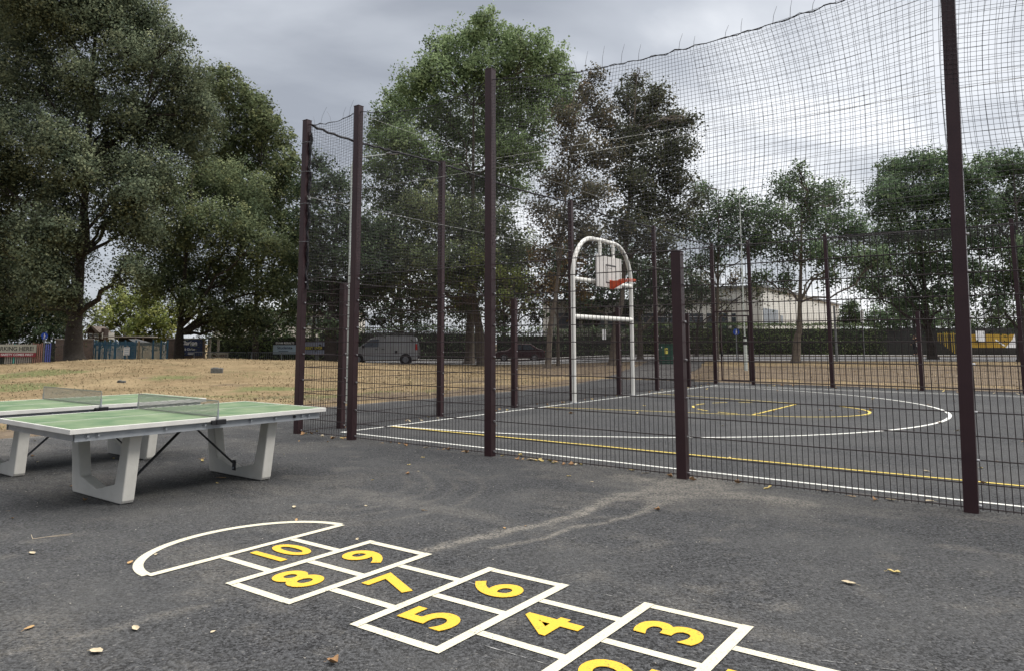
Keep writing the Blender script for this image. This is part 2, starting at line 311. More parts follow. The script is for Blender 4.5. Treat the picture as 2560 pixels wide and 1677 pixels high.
LM = dict(
 oak=leafmat('leaf_blue_green', lin(.044, .058, .038), lin(.086, .102, .062), lin(.145, .155, .092)),
 oak2=leafmat('leaf_grey_green', lin(.042, .058, .032), lin(.082, .100, .050), lin(.140, .148, .070)),
 olive=leafmat('leaf_olive', lin(.046, .060, .030), lin(.080, .096, .046), lin(.135, .138, .064)),
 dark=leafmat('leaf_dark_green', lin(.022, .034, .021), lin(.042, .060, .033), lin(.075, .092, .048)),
 bright=leafmat('leaf_mid_green', lin(.070, .100, .046), lin(.125, .165, .080), lin(.19, .235, .125), .3),
 brown=leafmat('leaf_brown', lin(.042, .044, .028), lin(.068, .062, .040), lin(.12, .088, .054)),
 brown2=leafmat('leaf_dark_brown_green', lin(.030, .035, .022), lin(.050, .056, .033), lin(.092, .080, .048)),
 rust=leafmat('leaf_rust', lin(.07, .052, .028), lin(.125, .088, .044), lin(.19, .135, .07)),
 lime=leafmat('leaf_yellow_green', lin(.070, .090, .028), lin(.135, .155, .050), lin(.22, .225, .085), .35),
 far=leafmat('leaf_street_tree', lin(.040, .062, .036), lin(.072, .105, .055), lin(.125, .155, .08)),
 hedge=leafmat('leaf_hedge', lin(.024, .036, .018), lin(.045, .062, .028), lin(.085, .105, .045), .15))

# ---------------------------------------------------------------- the setting: ground, asphalt, path, road
rng = np.random.default_rng(5)
def vnoise(x, y, s, seed=0):
    r = np.random.default_rng(seed); T = r.random((64, 64)); X = x * s; Y = y * s; i = np.floor(X).astype(int); j = np.floor(Y).astype(int); fx = X - i; fy = Y - j
    fx = fx * fx * (3 - 2 * fx); fy = fy * fy * (3 - 2 * fy); g = lambda a, b: T[a % 64, b % 64]
    return (g(i, j) * (1 - fx) + g(i + 1, j) * fx) * (1 - fy) + (g(i, j + 1) * (1 - fx) + g(i + 1, j + 1) * fx) * fy
def fbm(x, y, s, seed=0, o=4): return sum(vnoise(x, y, s * 2 ** k, seed + k) * .5 ** k for k in range(o)) / sum(.5 ** k for k in range(o))
def court_uv(x, y):
    dx = x - CB.x; dy = y - CB.y; return dx * CU.x + dy * CU.y, dx * CV.x + dy * CV.y
LEDGE = [(-60, -3.6), (-15, -3.3), (-3.2, -3.09), (-2.6, -2.95), (0, -3.3), (3, -3.62), (9.6, -3.45), (14.6, -3.8), (20.6, -5.2)]
def left_edge(v): return np.interp(v, [a for a, _ in LEDGE], [b for _, b in LEDGE]) + (fbm(v, v * 0 + 3.3, 1.7, 9) - .5) * .35
def graded(segs):
    out = []
    for a, b, st in segs: out.append(np.arange(a, b - 1e-9, st))
    return np.concatenate(out + [[segs[-1][1]]])
def grid_faces(nx, ny):
    i = np.arange(nx * ny).reshape(ny, nx); return np.stack([i[:-1, :-1], i[:-1, 1:], i[1:, 1:], i[1:, :-1]], -1).reshape(-1, 4)
xs = graded([(-700, -60, 40), (-60, -32, 2), (-32, 30, .25), (30, 90, 2), (90, 700, 40)]); ys = graded([(-60, 4, 4), (4, 68, .25), (68, 120, 3), (120, 900, 40)])
XX, YY = np.meshgrid(xs, ys); uu, vv = court_uv(XX, YY)
ZZ = tz(XX, YY); inside = (uu > left_edge(vv) + .04) & (vv < 20.4); near_in = sstep(0, .25, uu - left_edge(vv)) * (1 - sstep(20.25, 20.6, vv))
ZZ = np.where(near_in > 0, ZZ * (1 - near_in) - .05 * near_in, ZZ)
ZZ = ZZ + (1 - near_in) * .012
soil = np.clip(sstep(2.6, .2, 0) * 0 + 1 - sstep(.5, 3.0, left_edge(vv) - uu) , 0, 1) * (vv < 30)
soil = np.maximum(soil, sstep(-4, 6, XX) * .95 * (1 - .75 * sstep(40, 46, YY + 3 * (fbm(XX, YY, .15, 3) - .5)) * (XX > 12)))
soil = np.clip(soil + (fbm(XX, YY, .5, 21) - .58) * 2.2 * (YY < 33), 0, 1)
green = np.clip(1.5 * (fbm(XX, YY, .35, 31) - .50) * 3 * np.exp(-((YY - 21 - .2 * (-XX)) / 6.5) ** 2) * (XX < 0), 0, 1)
def ground_mat():
    m, t, b = newmat('dry_lawn'); nn = t.nodes.new; ll = t.links.new; g = nn('ShaderNodeNewGeometry')
    def noise(sc, det=5, st=(1, 1, 1)):
        mp_ = nn('ShaderNodeMapping'); mp_.inputs['Scale'].default_value = st; ll(g.outputs['Position'], mp_.inputs[0])
        n = nn('ShaderNodeTexNoise'); n.inputs['Scale'].default_value = sc; n.inputs['Detail'].default_value = det; n.inputs['Roughness'].default_value = .65; ll(mp_.outputs[0], n.inputs['Vector']); return n.outputs['Fac']
    def mixc(f, a, b_):
        n = nn('ShaderNodeMix'); n.data_type = 'RGBA'; ll(f, n.inputs[0])
        for i, x in ((6, a), (7, b_)):
            if isinstance(x, tuple): n.inputs[i].default_value = x
            else: ll(x, n.inputs[i])
        return n.outputs[2]
    def rng_(x, a, b_, c=0., d=1.):
        r = nn('ShaderNodeMapRange'); r.inputs[1].default_value = a; r.inputs[2].default_value = b_; r.inputs[3].default_value = c; r.inputs[4].default_value = d; ll(x, r.inputs[0]); return r.outputs[0]
    straw = mixc(rng_(noise(3.5, 8), .3, .7), lin(.13, .092, .050), lin(.25, .185, .105))
    straw = mixc(rng_(noise(.8, 6), .48, .68, 0, .75), straw, lin(.115, .095, .05))
    straw = mixc(rng_(noise(.35, 5), .45, .65, 0, .55), straw, lin(.31, .24, .14)); straw = mixc(rng_(noise(26, 3), .56, .75, 0, .55), straw, lin(.31, .245, .15))
    gr = mixc(rng_(noise(8, 5), .35, .65), lin(.07, .085, .032), lin(.17, .165, .075))
    so_ = mixc(rng_(noise(2.2, 8), .3, .7), lin(.080, .060, .042), lin(.165, .128, .090))
    so_ = mixc(rng_(noise(30, 3), .6, .72, 0, .7), so_, lin(.34, .27, .19))
    def at_(nm): a = nn('ShaderNodeAttribute'); a.attribute_name = nm; return a.outputs['Fac']
    def wob(a):
        x = nn('ShaderNodeMath'); x.operation = 'ADD'; ll(a, x.inputs[0]); y = rng_(noise(4, 6), 0, 1, -.35, .35); ll(y, x.inputs[1]); return rng_(x.outputs[0], .3, .7)
    o = mixc(wob(at_('green')), straw, gr); o = mixc(wob(at_('soil')), o, so_)
    ll(o, b.inputs['Base Color']); b.inputs['Roughness'].default_value = .95; b.inputs['Specular IOR Level'].default_value = .15
    bp = nn('ShaderNodeBump'); bp.inputs['Strength'].default_value = .5; bp.inputs['Distance'].default_value = .03; ll(noise(14, 5), bp.inputs['Height']); ll(bp.outputs[0], b.inputs['Normal']); return m
gm = ground_mat()
o = np_mesh('ground', np.stack([XX, YY, ZZ], -1), grid_faces(len(xs), len(ys)), gm, attr={'soil': ('FLOAT', 'POINT', soil.ravel()), 'green': ('FLOAT', 'POINT', green.ravel())}, smooth=True); tag(o, kind='structure')

# asphalt of the playground: one sheet in court coordinates, finest where the camera stands; 'dust' is where pale dust and dried puddles lie
us = graded([(-3, 11.5, .05), (11.5, 45, .6)]); vs = graded([(-60, -8, 1.5), (-8, 1.0, .05), (1.0, 20.6, .25)])
UU, VV = np.meshgrid(us, vs); t_ = (UU + 3) / 48.0; le = left_edge(VV); UU2 = np.where(UU < -1, le + (UU + 3) / 2.0 * (-1 - le), UU)
Xa = CB.x + CU.x * UU2 + CV.x * VV; Ya = CB.y + CU.y * UU2 + CV.y * VV
def seg_d(U_, V_, pts, wid):
    out = np.zeros_like(U_)
    for k in range(len(pts) - 1):
        a = np.array(pts[k]); b_ = np.array(pts[k + 1]); d = b_ - a; tt = np.clip(((U_ - a[0]) * d[0] + (V_ - a[1]) * d[1]) / (d @ d), 0, 1)
        w = wid[k] + (wid[k + 1] - wid[k]) * tt
        dd = np.hypot(U_ - a[0] - tt * d[0], V_ - a[1] - tt * d[1]); out = np.maximum(out, np.exp(-(dd / w) ** 2))
    return out
wob1 = (fbm(UU, VV, 2.2, 41) - .5) * .5; wob2 = (fbm(UU, VV, 2.2, 51) - .5) * .5
Uw, Vw = UU + wob1 * .5, VV + wob2 * .5
dust = seg_d(Uw, Vw, [(6.74, -.25), (6.71, -.75), (6.47, -1.5), (6.47, -2.0), (6.45, -2.7), (6.3, -3.1), (6.2, -3.6), (6.2, -3.9)], [.50, .32, .075, .055, .05, .06, .055, .04]) * 1.5
dust = np.maximum(dust, seg_d(Uw, Vw, [(7.0, -.45), (6.9, -1.0), (6.9, -1.6), (6.8, -2.3), (6.7, -3.0), (6.5, -3.5)], [.40, .24, .05, .035, .03, .03]) * 1.1)
dust = np.maximum(dust, seg_d(Uw, Vw, [(6.0, -.35), (7.9, -.6)], [.25, .25]) * 1.1)
for q, r_ in enumerate((1.15, 1.38, 1.62, 1.9)):          # turning tyre marks
    cc = (3.55, -2.85); rr = np.hypot(UU - cc[0] + wob1 * .25, VV - cc[1] + wob2 * .25); an = np.arctan2(VV - cc[1], UU - cc[0])
    dust = np.maximum(dust, np.exp(-((rr - r_) / .028) ** 2) * (.55 if q % 2 else .40) * sstep(-.9, -.3, an) * (1 - sstep(1.2, 1.9, an)) * (.3 + fbm(UU, VV, 3, 71)))
dust = np.maximum(dust, seg_d(Uw, Vw, [(5.83, -6.4), (5.87, -5.88), (6.0, -5.3)], [.05, .06, .03]) * .5)
sm = lambda s, lo, hi, k, seed: np.clip((fbm(UU, VV, s, seed) - lo) / (hi - lo), 0, 1) * k
st = fbm(UU * .45 + VV * .2, VV * 1.5, 1.2, 81, 5)
dust = np.maximum(dust, np.clip((st - .52) / .18, 0, 1) * .34 * (VV < .3))
dust = np.maximum(dust, sm(.8, .56, .80, .32, 91) * (VV < .3)); dust = np.maximum(dust, sm(3.5, .60, .80, .40, 95) * (VV < .3))
dust = np.maximum(dust, np.exp(-(VV / .07) ** 2) * .25 * (UU > 0)); dust = np.maximum(dust, (1 - sstep(0, .5, UU2 - le)) * .8)
o = np_mesh('asphalt', np.stack([Xa, Ya, np.zeros_like(Xa)], -1), grid_faces(len(us), len(vs)), M['asphalt'], attr={'dust': ('FLOAT', 'POINT', dust.ravel())}); tag(o, kind='structure')

def draped_strip(name, left, right, mat_, n=60, k=6, dz=.03, kind='structure', jit=0.0):
    # left/right: polylines (x, y) with the same number of points
    P = []; l = np.array(left, float); r = np.array(right, float); s = np.linspace(0, len(l) - 1, n); ii = np.arange(len(l))
    lx, ly, rx, ry = (np.interp(s, ii, c) for c in (l[:, 0], l[:, 1], r[:, 0], r[:, 1]))
    for i in range(n):
        for j in range(k):
            t = j / (k - 1); x = lx[i] * (1 - t) + rx[i] * t; y = ly[i] * (1 - t) + ry[i] * t
            if jit and j in (0, k - 1): x += rnd.uniform(-jit, jit)
            P.append((x, y, tzf(x, y) + dz))
    f = [(i * k + j, i * k + j + 1, (i + 1) * k + j + 1, (i + 1) * k + j) for i in range(n - 1) for j in range(k - 1)]
    return tag(np_mesh(name, P, f, mat_, smooth=True), kind=kind)
a0 = ct(-5.2, 20.5); b0 = ct(-1.2, 20.5)
draped_strip('path', [(a0.x, a0.y), (5.6, 33), (7.9, 40), (11.2, 49.9)], [(b0.x, b0.y), (8.6, 33), (11.6, 40), (15.0, 49.9)], M['path'], 80, 10, .03, jit=.12)
draped_strip('pavement', [(-12, 50.1), (10, 50.1), (30, 50.1), (80, 50.1)], [(-12, 52.2), (10, 52.2), (30, 52.2), (80, 52.2)], M['pave'], 120, 4, .045)
draped_strip('road', [(-14, 52.42), (10, 52.42), (30, 52.42), (80, 52.42)], [(-14, 61), (10, 61), (30, 61), (80, 61)], M['road'], 120, 8, .03)
draped_strip('far_pavement', [(-14, 61.2), (10, 61.2), (30, 61.2), (80, 61.2)], [(-14, 65.2), (10, 65.2), (30, 65.2), (80, 65.2)], M['pave'], 120, 4, .12)
kb = MB()
for k in range(92):
    x = -12 + k; kb.box((x + .5, 52.31, tzf(x + .5, 52.31) + .03), (.985, .15, .12))
tag(kb.build('kerb', mat('kerb_stone', lin(.12, .12, .115), .85), bevel=.015), kind='structure')

# ---------------------------------------------------------------- painted markings
def ring_strip(mb, pts, w, closed=False, z=.004, dashes=None):
    pts = [Vector((p[0], p[1], 0)) for p in pts]; n = len(pts); nr = []
    for i in range(n):
        a = pts[i - 1] if (i or closed) else pts[i]; b = pts[(i + 1) % n] if (i < n - 1 or closed) else pts[i]
        t = (b - a).normalized(); nr.append(Vector((-t.y, t.x, 0)))
    for i in range(n - (0 if closed else 1)):
        if dashes and not dashes(i): continue
        j = (i + 1) % n
        a, b, c, d = pts[i] - nr[i] * w / 2, pts[j] - nr[j] * w / 2, pts[j] + nr[j] * w / 2, pts[i] + nr[i] * w / 2
        for q in (a, b, c, d): q.z = z
        mb.quad(a, b, c, d)
def cpts(l): return [ct(*p) for p in l]
def lerp_pts(a, b, n, wob=.008): 
    return [(a[0] + (b[0] - a[0]) * i / n + rnd.uniform(-wob, wob), a[1] + (b[1] - a[1]) * i / n + rnd.uniform(-wob, wob)) for i in range(n + 1)]
mb = MB(); ring_strip(mb, cpts(lerp_pts((.42, .55), (24, .50), 60)), .058); ring_strip(mb, cpts(lerp_pts((.45, .55), (.45, 18.33), 50)), .058, z=.0055); ring_strip(mb, cpts(lerp_pts((.42, 18.33), (24, 18.33), 50)), .058, z=.004)
ring_strip(mb, cpts(lerp_pts((.5, 17.9), (24, 17.9), 50)), .05)
tag(mb.build('court_boundary', M['whitep']), 'long straight white boundary lines painted round the edge of the fenced court', 'court marking')
mb = MB(); ring_strip(mb, cpts([(.45 + 7.78 * math.cos(t), 9.5 + 7.78 * math.sin(t)) for t in [(-90 + 180 * i / 90) * PI / 180 for i in range(91)]]), .07, z=.0085)
tag(mb.build('goal_area_arc', M['whitep']), 'big white semicircle line painted on the court around the goal end', 'court marking')
mb = MB(); ring_strip(mb, cpts(lerp_pts((.5, 1.66), (24, 1.86), 60)), .058, z=.007)
tag(mb.build('basketball_sideline', M['yline']), 'long yellow straight line running inside the near white court boundary', 'court marking')
key = thing('basketball_key', 'yellow basketball key with free throw line and dashed circle in front of the hoop', 'court marking', ct(.5, 9.65), TH)
def loc2(l): return [(p[0] - .5, p[1] - 9.65) for p in l]
mb = MB(); ring_strip(mb, loc2(lerp_pts((.5, 6.75), (4.92, 7.78), 16)), .05, z=.007); ring_strip(mb, loc2(lerp_pts((.5, 12.75), (4.92, 11.5), 16)), .05, z=.007)
ring_strip(mb, loc2([(4.92 + 1.86 * math.cos(t), 9.65 + 1.86 * math.sin(t)) for t in [(-90 + 180 * i / 40) * PI / 180 for i in range(41)]]), .055, z=.007); mb.build('key_outline', M['yline'], key)
mb = MB(); ring_strip(mb, loc2(lerp_pts((4.92, 7.80), (4.92, 11.48), 12)), .055, z=.010); mb.build('free_throw_line', M['yline'], key)
for q in range(7):
    mb = MB(); ring_strip(mb, loc2([(4.92 + 1.86 * math.cos(t), 9.65 + 1.86 * math.sin(t)) for t in [(90 + 180 * (q * 5 + 1 + i) / 36) * PI / 180 for i in range(4)]]), .055, z=.010); mb.build('circle_dash', M['yline'], key)

# hopscotch
HO = Vector((-1.6306, 5.4795, 0)); HA = -.63855; CL, CW, ST = .5495, .5887, .060
hs = thing('hopscotch', 'cream painted hopscotch grid with yellow numbers and a domed end on the asphalt', 'ground marking', HO, HA)
mb = MB()
def rect(a0_, a1_, b0_, b1_, z=.004): mb.quad((a0_, b0_, z), (a1_, b0_, z), (a1_, b1_, z), (a0_, b1_, z))
h = ST / 2
DR = .818
# dome: base line and curved outline
rect(-h, h, -DR, DR, .0062)
arc = [(-.635 * math.cos(t), DR * math.sin(t)) for t in [(-88.3 + 176.6 * i / 48) * PI / 180 for i in range(49)]]
ring_strip(mb, arc, ST * 1.08, z=.004)
L_ = [i * CL for i in range(8)]
for i in (1, 2, 3, 4, 5, 6): rect(L_[i] - h, L_[i] + h, -CW - h, CW + h, .0062)
for i in (1, 3, 5):                      # pairs of squares
    for s in (-1, 1): rect(L_[i] + h, L_[i + 1] - h, s * CW - h, s * CW + h)
    rect(L_[i] + h, L_[i + 1] - h, -h, h)
for i in (0, 2, 4, 6):                   # single squares
    for s in (-1, 1): rect(L_[i] + h, L_[i + 1] - h, s * CW / 2 - h, s * CW / 2 + h)
rect(L_[7] - h, L_[7] + h, -CW / 2 - h, CW / 2 + h)
mb.build('grid_outline', M['cream'], hs)
def digit(t, i, j, sx_=1.0): text_obj(t, .465, M['yellow'], hs, (L_[i] + CL / 2 + .0, j * CW, .0062), (0, 1, 0), (-1, 0, 0), .010, 'painted_number', .0012, sx_)
for t, i, j in (('10', 0, 0), ('8', 1, -.5), ('9', 1, .5), ('7', 2, 0), ('5', 3, -.5), ('6', 3, .5), ('4', 4, 0), ('2', 5, -.5), ('3', 5, .5), ('1', 6, 0)): digit(t, i, j, .86 if t == '10' else 1.12)
for (a, b) in (((1.45, .30), (3.0, .28)), ((3.05, .20), (4.4, .62)), ((1.3, -.42), (2.9, -.40)), ((3.4, -.28), (4.1, -.27)), ((5.2, .36), (6.4, .34)), ((1.5, .62), (3.1, .60)), ((3.0, .58), (4.9, .57))):
    mb = MB(); n = 40; ys_ = [a[1] + (b[1] - a[1]) * q / n + rnd.uniform(-.003, .003) for q in range(n + 1)]; ws_ = [max(.0006, rnd.uniform(-.004, .0045)) for q in range(n + 1)]; xs_ = [a[0] + (b[0] - a[0]) * q / n for q in range(n + 1)]
    mb.v = [(xs_[q], ys_[q] + sg_ * ws_[q], .003) for q in range(n + 1) for sg_ in (-1, 1)]; mb.f = [(2 * q, 2 * q + 2, 2 * q + 3, 2 * q + 1) for q in range(n)]; mb.build('chalk_guide_line', M['chalk'], hs)

# ---------------------------------------------------------------- fence round the court
SP, S1_, PH, TALL = 2.6475, 1.274, 2.529, 5.2525
PW = .112
def fence_post(p, tall, label, group, rz=TH, bolts=(), topcap=True, ang=None):
    t = thing('fence_post', label, 'fence post', p, rz, group)
    hgt = TALL if tall else 2.50
    m = MB(); m.box((0, 0, hgt / 2 - .1), (PW, PW, hgt + .2)); m.build('post', M['post'], t, bevel=.008)
    m = MB(); m.box((0, 0, hgt + .004), (PW + .006, PW + .006, .012)); m.build('cap', M['post'], t, bevel=.003)
    if bolts:
        for z in bolts:
            m = MB(); m.tube([(PW / 2, .012, z), (PW / 2 + .022, .012, z)], .012, 8); m.build('bolt', M['bolt'], t)
            m = MB(); m.tube([(.012, PW / 2, z), (.012, PW / 2 + .02, z)], .011, 8); m.build('bolt', M['bolt'], t)
    return t
BZ = (.06, .45, .87, 1.29, 1.71, 2.13, 2.47)
def mesh_panel(p, q, label, group, z0=.03, rows=12, pitch=.0552, thick=.0034, off=.058):
    """welded twin-wire panel between two posts (p, q world points on the fence line)"""
    d = (q - p); Ln = d.length; d.normalize(); rz = math.atan2(d.y, d.x); t = thing('mesh_panel', label, 'fence panel', p, rz, group)
    x0, x1 = PW / 2 - .03, Ln - PW / 2 + .03; n = max(2, int(round((x1 - x0) / pitch))); X = np.linspace(x0, x1, n + 1)[1:-1] if n > 3 else np.linspace(x0, x1, n)
    top = z0 + rows * .2083
    Pv = np.zeros((len(X), 2, 3)); Pv[:, :, 0] = X[:, None]; Pv[:, 0, 2] = z0 - .02; Pv[:, 1, 2] = top + .018; Pv[:, :, 1] = off
    v1, f1 = np_lines(Pv, thick, 4); np_mesh('upright_wires', v1, f1, M['wire'], t)
    Z = z0 + np.arange(rows + 1) * .2083; Ph = []
    for z in Z:
        for s in (-1, 1): Ph.append([(x0 - .01, off + s * .0065, z), (x1 + .01, off + s * .0065, z)])
    v2, f2 = np_lines(np.array(Ph), .0055, 4); np_mesh('rail_wires', v2, f2, M['wire'], t)
    return t
def sag(a, b, t, d): return a + (b - a) * t - 4 * d * t * (1 - t)
# near side (facing the hopscotch)
near_u = [0, S1_, S1_ + SP, S1_ + 2 * SP, S1_ + 3 * SP, S1_ + 4 * SP, S1_ + 5 * SP]
near_lbl = [('tall maroon corner post with a black bundled net hanging down it', 1), ('tall maroon square post just right of the netted corner post', 1), ('tall maroon square post in the middle of the near fence', 1),
            ('short maroon post with pale dried stain on the asphalt at its foot', 0), ('thick dark tall maroon post nearest the camera at the right', 1), None, None]
for k, u in enumerate(near_u[:6]):
    l = near_lbl[k] or ('short maroon post outside the right edge', 0)
    fp_ = fence_post(ct(u, 0), bool(l[1]), l[0], 'maroon fence posts', bolts=BZ)
    if k == 4: fp_.rotation_euler = (Matrix.Rotation(math.radians(1.45), 3, 'Y') @ Matrix.Rotation(TH, 3, 'Z')).to_euler()      # this post leans a little
pl = ['narrow mesh panel between the corner post and its neighbour, beside the tennis table', 'mesh panel left of the middle tall post on the near fence', 'mesh panel right of the middle tall post, above the yellow leaves', 'mesh panel between the stained short post and the thick right post', 'mesh panel cut by the right edge of the photo']
for k in range(5): mesh_panel(ct(near_u[k], 0), ct(near_u[k + 1], 0), pl[k], 'wire mesh fence panels')
# left side fence
side_v = [0] + [.922 + SP * i for i in range(8)]
sl_ = {1: 'short post close behind the left corner post', 2: 'tall post on the left court side, in front of the van end', 3: 'short post on the left court side left of the goal', 4: 'tall post hidden behind the left goal upright', 5: 'short post seen between the two goal uprights', 6: 'tall post on the left court side just right of the goal', 7: 'short post on the left court side nearest the gate corner', 8: 'tall far corner post of the court beside the gate'}
for k in range(1, 9): fence_post(ct(0, side_v[k]), k % 2 == 0, sl_[k], 'maroon fence posts', bolts=BZ)
sp_ = ['narrow mesh panel on the left court side next to the corner post', 'mesh panel on the left court side in front of the van', 'mesh panel on the left court side right of the van', 'mesh panel on the left court side just left of the goal', 'mesh panel behind the left half of the goal', 'mesh panel behind the right goal upright', 'mesh panel on the left court side in front of the green cabinet', 'mesh panel on the left court side ending at the far corner']
for k in range(8): mesh_panel(ct(0, side_v[k]), ct(0, side_v[k + 1]), sp_[k], 'wire mesh fence panels')
FV = side_v[8]
far_u = [1.377 + SP * i for i in range(6)]
fl = ['tall post at the right side of the court gate', 'tall far side post in front of the pale building end', 'short far side post in front of the walking person', 'tall far side post at the right edge, beyond the ochre banner', 'short far side post outside the frame', 'tall far side post outside the frame']
for k, u in enumerate(far_u): fence_post(ct(u, FV), k in (0, 1, 3, 5), fl[k], 'maroon fence posts', bolts=BZ)
fp = ['mesh panel on the far side right of the gate, in front of the hedge tree', 'mesh panel on the far side in front of the long hedge end', 'mesh panel on the far side in front of the yellow slats', 'far side mesh panel at the right edge', 'far side mesh panel beyond the frame']
for k in range(5): mesh_panel(ct(far_u[k], FV), ct(far_u[k + 1], FV), fp[k], 'wire mesh fence panels')
# gate in the far side, with the mesh panel above it
gt = thing('court_gate', 'narrow maroon mesh gate in the far corner of the court', 'gate', ct(0, FV), TH)
m = MB()
for x in (.22, 1.27): m.box((x, .05, 1.31), (.045, .045, 2.40))
for z in (.14, 2.49): m.box((.745, .05, z), (1.0, .045, .045))
m.build('gate_frame', M['post'], gt)
X = np.linspace(.27, 1.22, 18); Pv = np.zeros((18, 2, 3)); Pv[:, :, 0] = X[:, None]; Pv[:, 0, 2] = .16; Pv[:, 1, 2] = 2.47; Pv[:, :, 1] = .05
v1, f1 = np_lines(Pv, .003, 4); Z = .14 + np.arange(1, 12) * .2; Ph = [[(.24, .05, z), (1.25, .05, z)] for z in Z]; v2, f2 = np_lines(np.array(Ph), .004, 4)
v_, f_ = join_np([(v1, f1), (v2, f2)]); np_mesh('gate_mesh', v_, f_, M['wire'], gt)
m = MB(); m.box((.26, -.0, 1.1), (.05, .05, .18)); m.tube([(.28, .0, 1.12), (.28, -.07, 1.12), (.38, -.07, 1.12)], .01, 6); m.build('latch', M['blackplastic'], gt)
m = MB(); m.box((.69, .0, 2.66), (1.29, .06, .05)); m.build('lintel_bar', M['post'], gt)

# ---------------------------------------------------------------- netting, ropes and cables above the panels
def net_side(origin, axis, s0, s1, top, label, cell=.046, r=.0021, zb=2.52, skew=0.0, rope=.0055, yoff=0.0, wob=.05, seed=1, mat_='net'):
    """knotted net hung from a rope: top(s) gives the rope height; all in one plane along axis"""
    t = thing('netting', label, 'netting', origin, math.atan2(axis.y, axis.x), 'black netting above the court fence')
    s = np.arange(s0, s1, cell); nv = 26; T = np.linspace(0, 1, nv); tp = top(s)
    def warp(ss, tt):
        x = ss + skew * (tt - .5) * (tt - .5) * np.sin(ss * 1.3 + 1) + wob * np.sin(ss * 1.05 + seed) * np.sin(tt * PI) * (.5 + .5 * np.sin(tt * 2.3 + ss * .4))
        z = zb + (top(ss) - zb) * tt + .02 * np.sin(ss * 2.1 + tt * 5 + seed) * np.sin(tt * PI)
        y = yoff + .035 * np.sin(ss * 1.7 + tt * 2 + seed) * np.sin(tt * PI)
        return x, y, z
    SS, TT = np.meshgrid(s, T, indexing='ij'); x, y, z = warp(SS, TT); P1 = np.stack([x, y, z], -1)
    nh = int((float(np.mean(tp)) - zb) / cell); ss = np.arange(s0, s1 + .01, cell * 2); T2 = np.linspace(0, 1, nh + 1); TT, SS = np.meshgrid(T2, ss, indexing='ij'); x, y, z = warp(SS, TT); P2 = np.stack([x, y, z], -1)
    v1, f1 = np_lines(P1, r, 3); v2, f2 = np_lines(P2, r, 3); v, f = join_np([(v1, f1), (v2, f2)]); np_mesh('mesh', v, f, M[mat_], t)
    rs = np.arange(s0, s1, .06); rp = [(a, yoff + .012 * math.sin(a * 31), float(top(np.array([a]))[0]) + .008 * math.sin(a * 23) + .006 * rnd.random()) for a in rs]
    m_r = MB(); m_r.tube(rp, rope, 5); rp2 = [(a, yoff + .016 * math.sin(a * 27 + 2), zz + .008 * math.sin(a * 19 + 1)) for (a, _, zz) in rp]; m_r.tube(rp2, rope * .6, 4)
    if rope: m_r.build('edge_rope', M['rope'], t)
    return t
nr_pts = [(0, 5.18), (.4, 5.12), (.8, 5.10), (S1_, 5.17), (1.6, 5.09), (2.18, 4.99), (2.82, 4.945), (3.42, 4.985), (near_u[2], 5.11), (4.64, 4.99), (5.25, 4.90), (5.7, 4.877), (6.23, 4.855), (6.72, 4.857), (7.15, 4.862), (7.7, 4.885), (8.45, 4.955), (near_u[4], 5.08), (10, 4.98), (11.2, 4.90), (12.6, 4.92), (14.6, 5.12)]
ntop = lambda s: np.interp(s, [a for a, _ in nr_pts], [b for _, b in nr_pts])
sag_side = lambda s: 5.17 + .03 * np.cos(np.asarray(s) * 2 * PI / 5.295 - 3.57 * 2 * PI / 5.295) + .06 * np.exp(-np.asarray(s) / .3)
net_side(CB, CU, .05, near_u[1], ntop, 'short stretch of black netting between the corner post and its neighbour', seed=1)
net_side(CB, CU, near_u[1], near_u[2], ntop, 'sagging black netting left of the middle tall post', seed=2)
net_side(CB, CU, near_u[2], near_u[4], ntop, 'wide sagging black netting against the sky between the middle and right tall posts', skew=.55, seed=3, wob=.09, yoff=-.01)
net_side(CB, CU, near_u[4], near_u[6], ntop, 'black netting at the right edge beyond the thick post', skew=.6, seed=5, wob=.12)
net_side(CB, CU, 6.9, near_u[6], lambda s: ntop(s) - .02, 'second overlapping layer of black netting around the thick right post', cell=.11, skew=.9, seed=8, wob=.22, yoff=.10, r=.0019, rope=0)
for k, (a, b) in enumerate(((0.05, side_v[2]), (side_v[2], side_v[4]), (side_v[4], side_v[6]), (side_v[6], side_v[8]))):
    net_side(CB, CV, a, b, sag_side, ['black netting on the left court side nearest the corner', 'black netting on the left court side above the van end', 'black netting on the left court side behind the goal arch', 'black netting on the left court side ending at the far corner'][k], seed=11 + k, cell=.062, r=.0018, rope=.022)
net_side(ct(0, FV), CU, .05, far_u[5], lambda s: 5.15 + .03 * np.cos(np.asarray(s) * 1.2), 'distant black netting along the far side of the court', cell=.085, r=.0016, seed=21)
net_side(ct(0, FV), CU, far_u[1], far_u[5], lambda s: 5.14 + .03 * np.cos(np.asarray(s) * 1.2), 'dense gathered band of black netting along the far side top at right', cell=.035, r=.0055, zb=4.80, seed=23, rope=.02)
def cable(pts, label, r=.0035, mat_='cable', name='cable', n=14, sg=.0):
    out = []
    for i in range(len(pts) - 1):
        a, b = Vector(pts[i]), Vector(pts[i + 1])
        for q in range(n): t = q / n; p = a.lerp(b, t); p.z -= 4 * sg * t * (1 - t); out.append(p)
    out.append(Vector(pts[-1])); m = MB(); m.tube(out, r, 5); return tag(m.build(name, M[mat_]), label, 'cable')
cable([ct(.05, .06, 3.90), ct(S1_, .06, 3.90), ct(near_u[2], .06, 3.86), ct(near_u[4], .06, 3.84), ct(14.5, .06, 3.84)], 'thin pale cable strung along the near netting halfway up', .0028)
cable([ct(.06, .05, 3.92)] + [ct(.06, side_v[k], 3.90) for k in (2, 4, 6, 8)], 'thin pale cable along the left side netting halfway up', .0035)
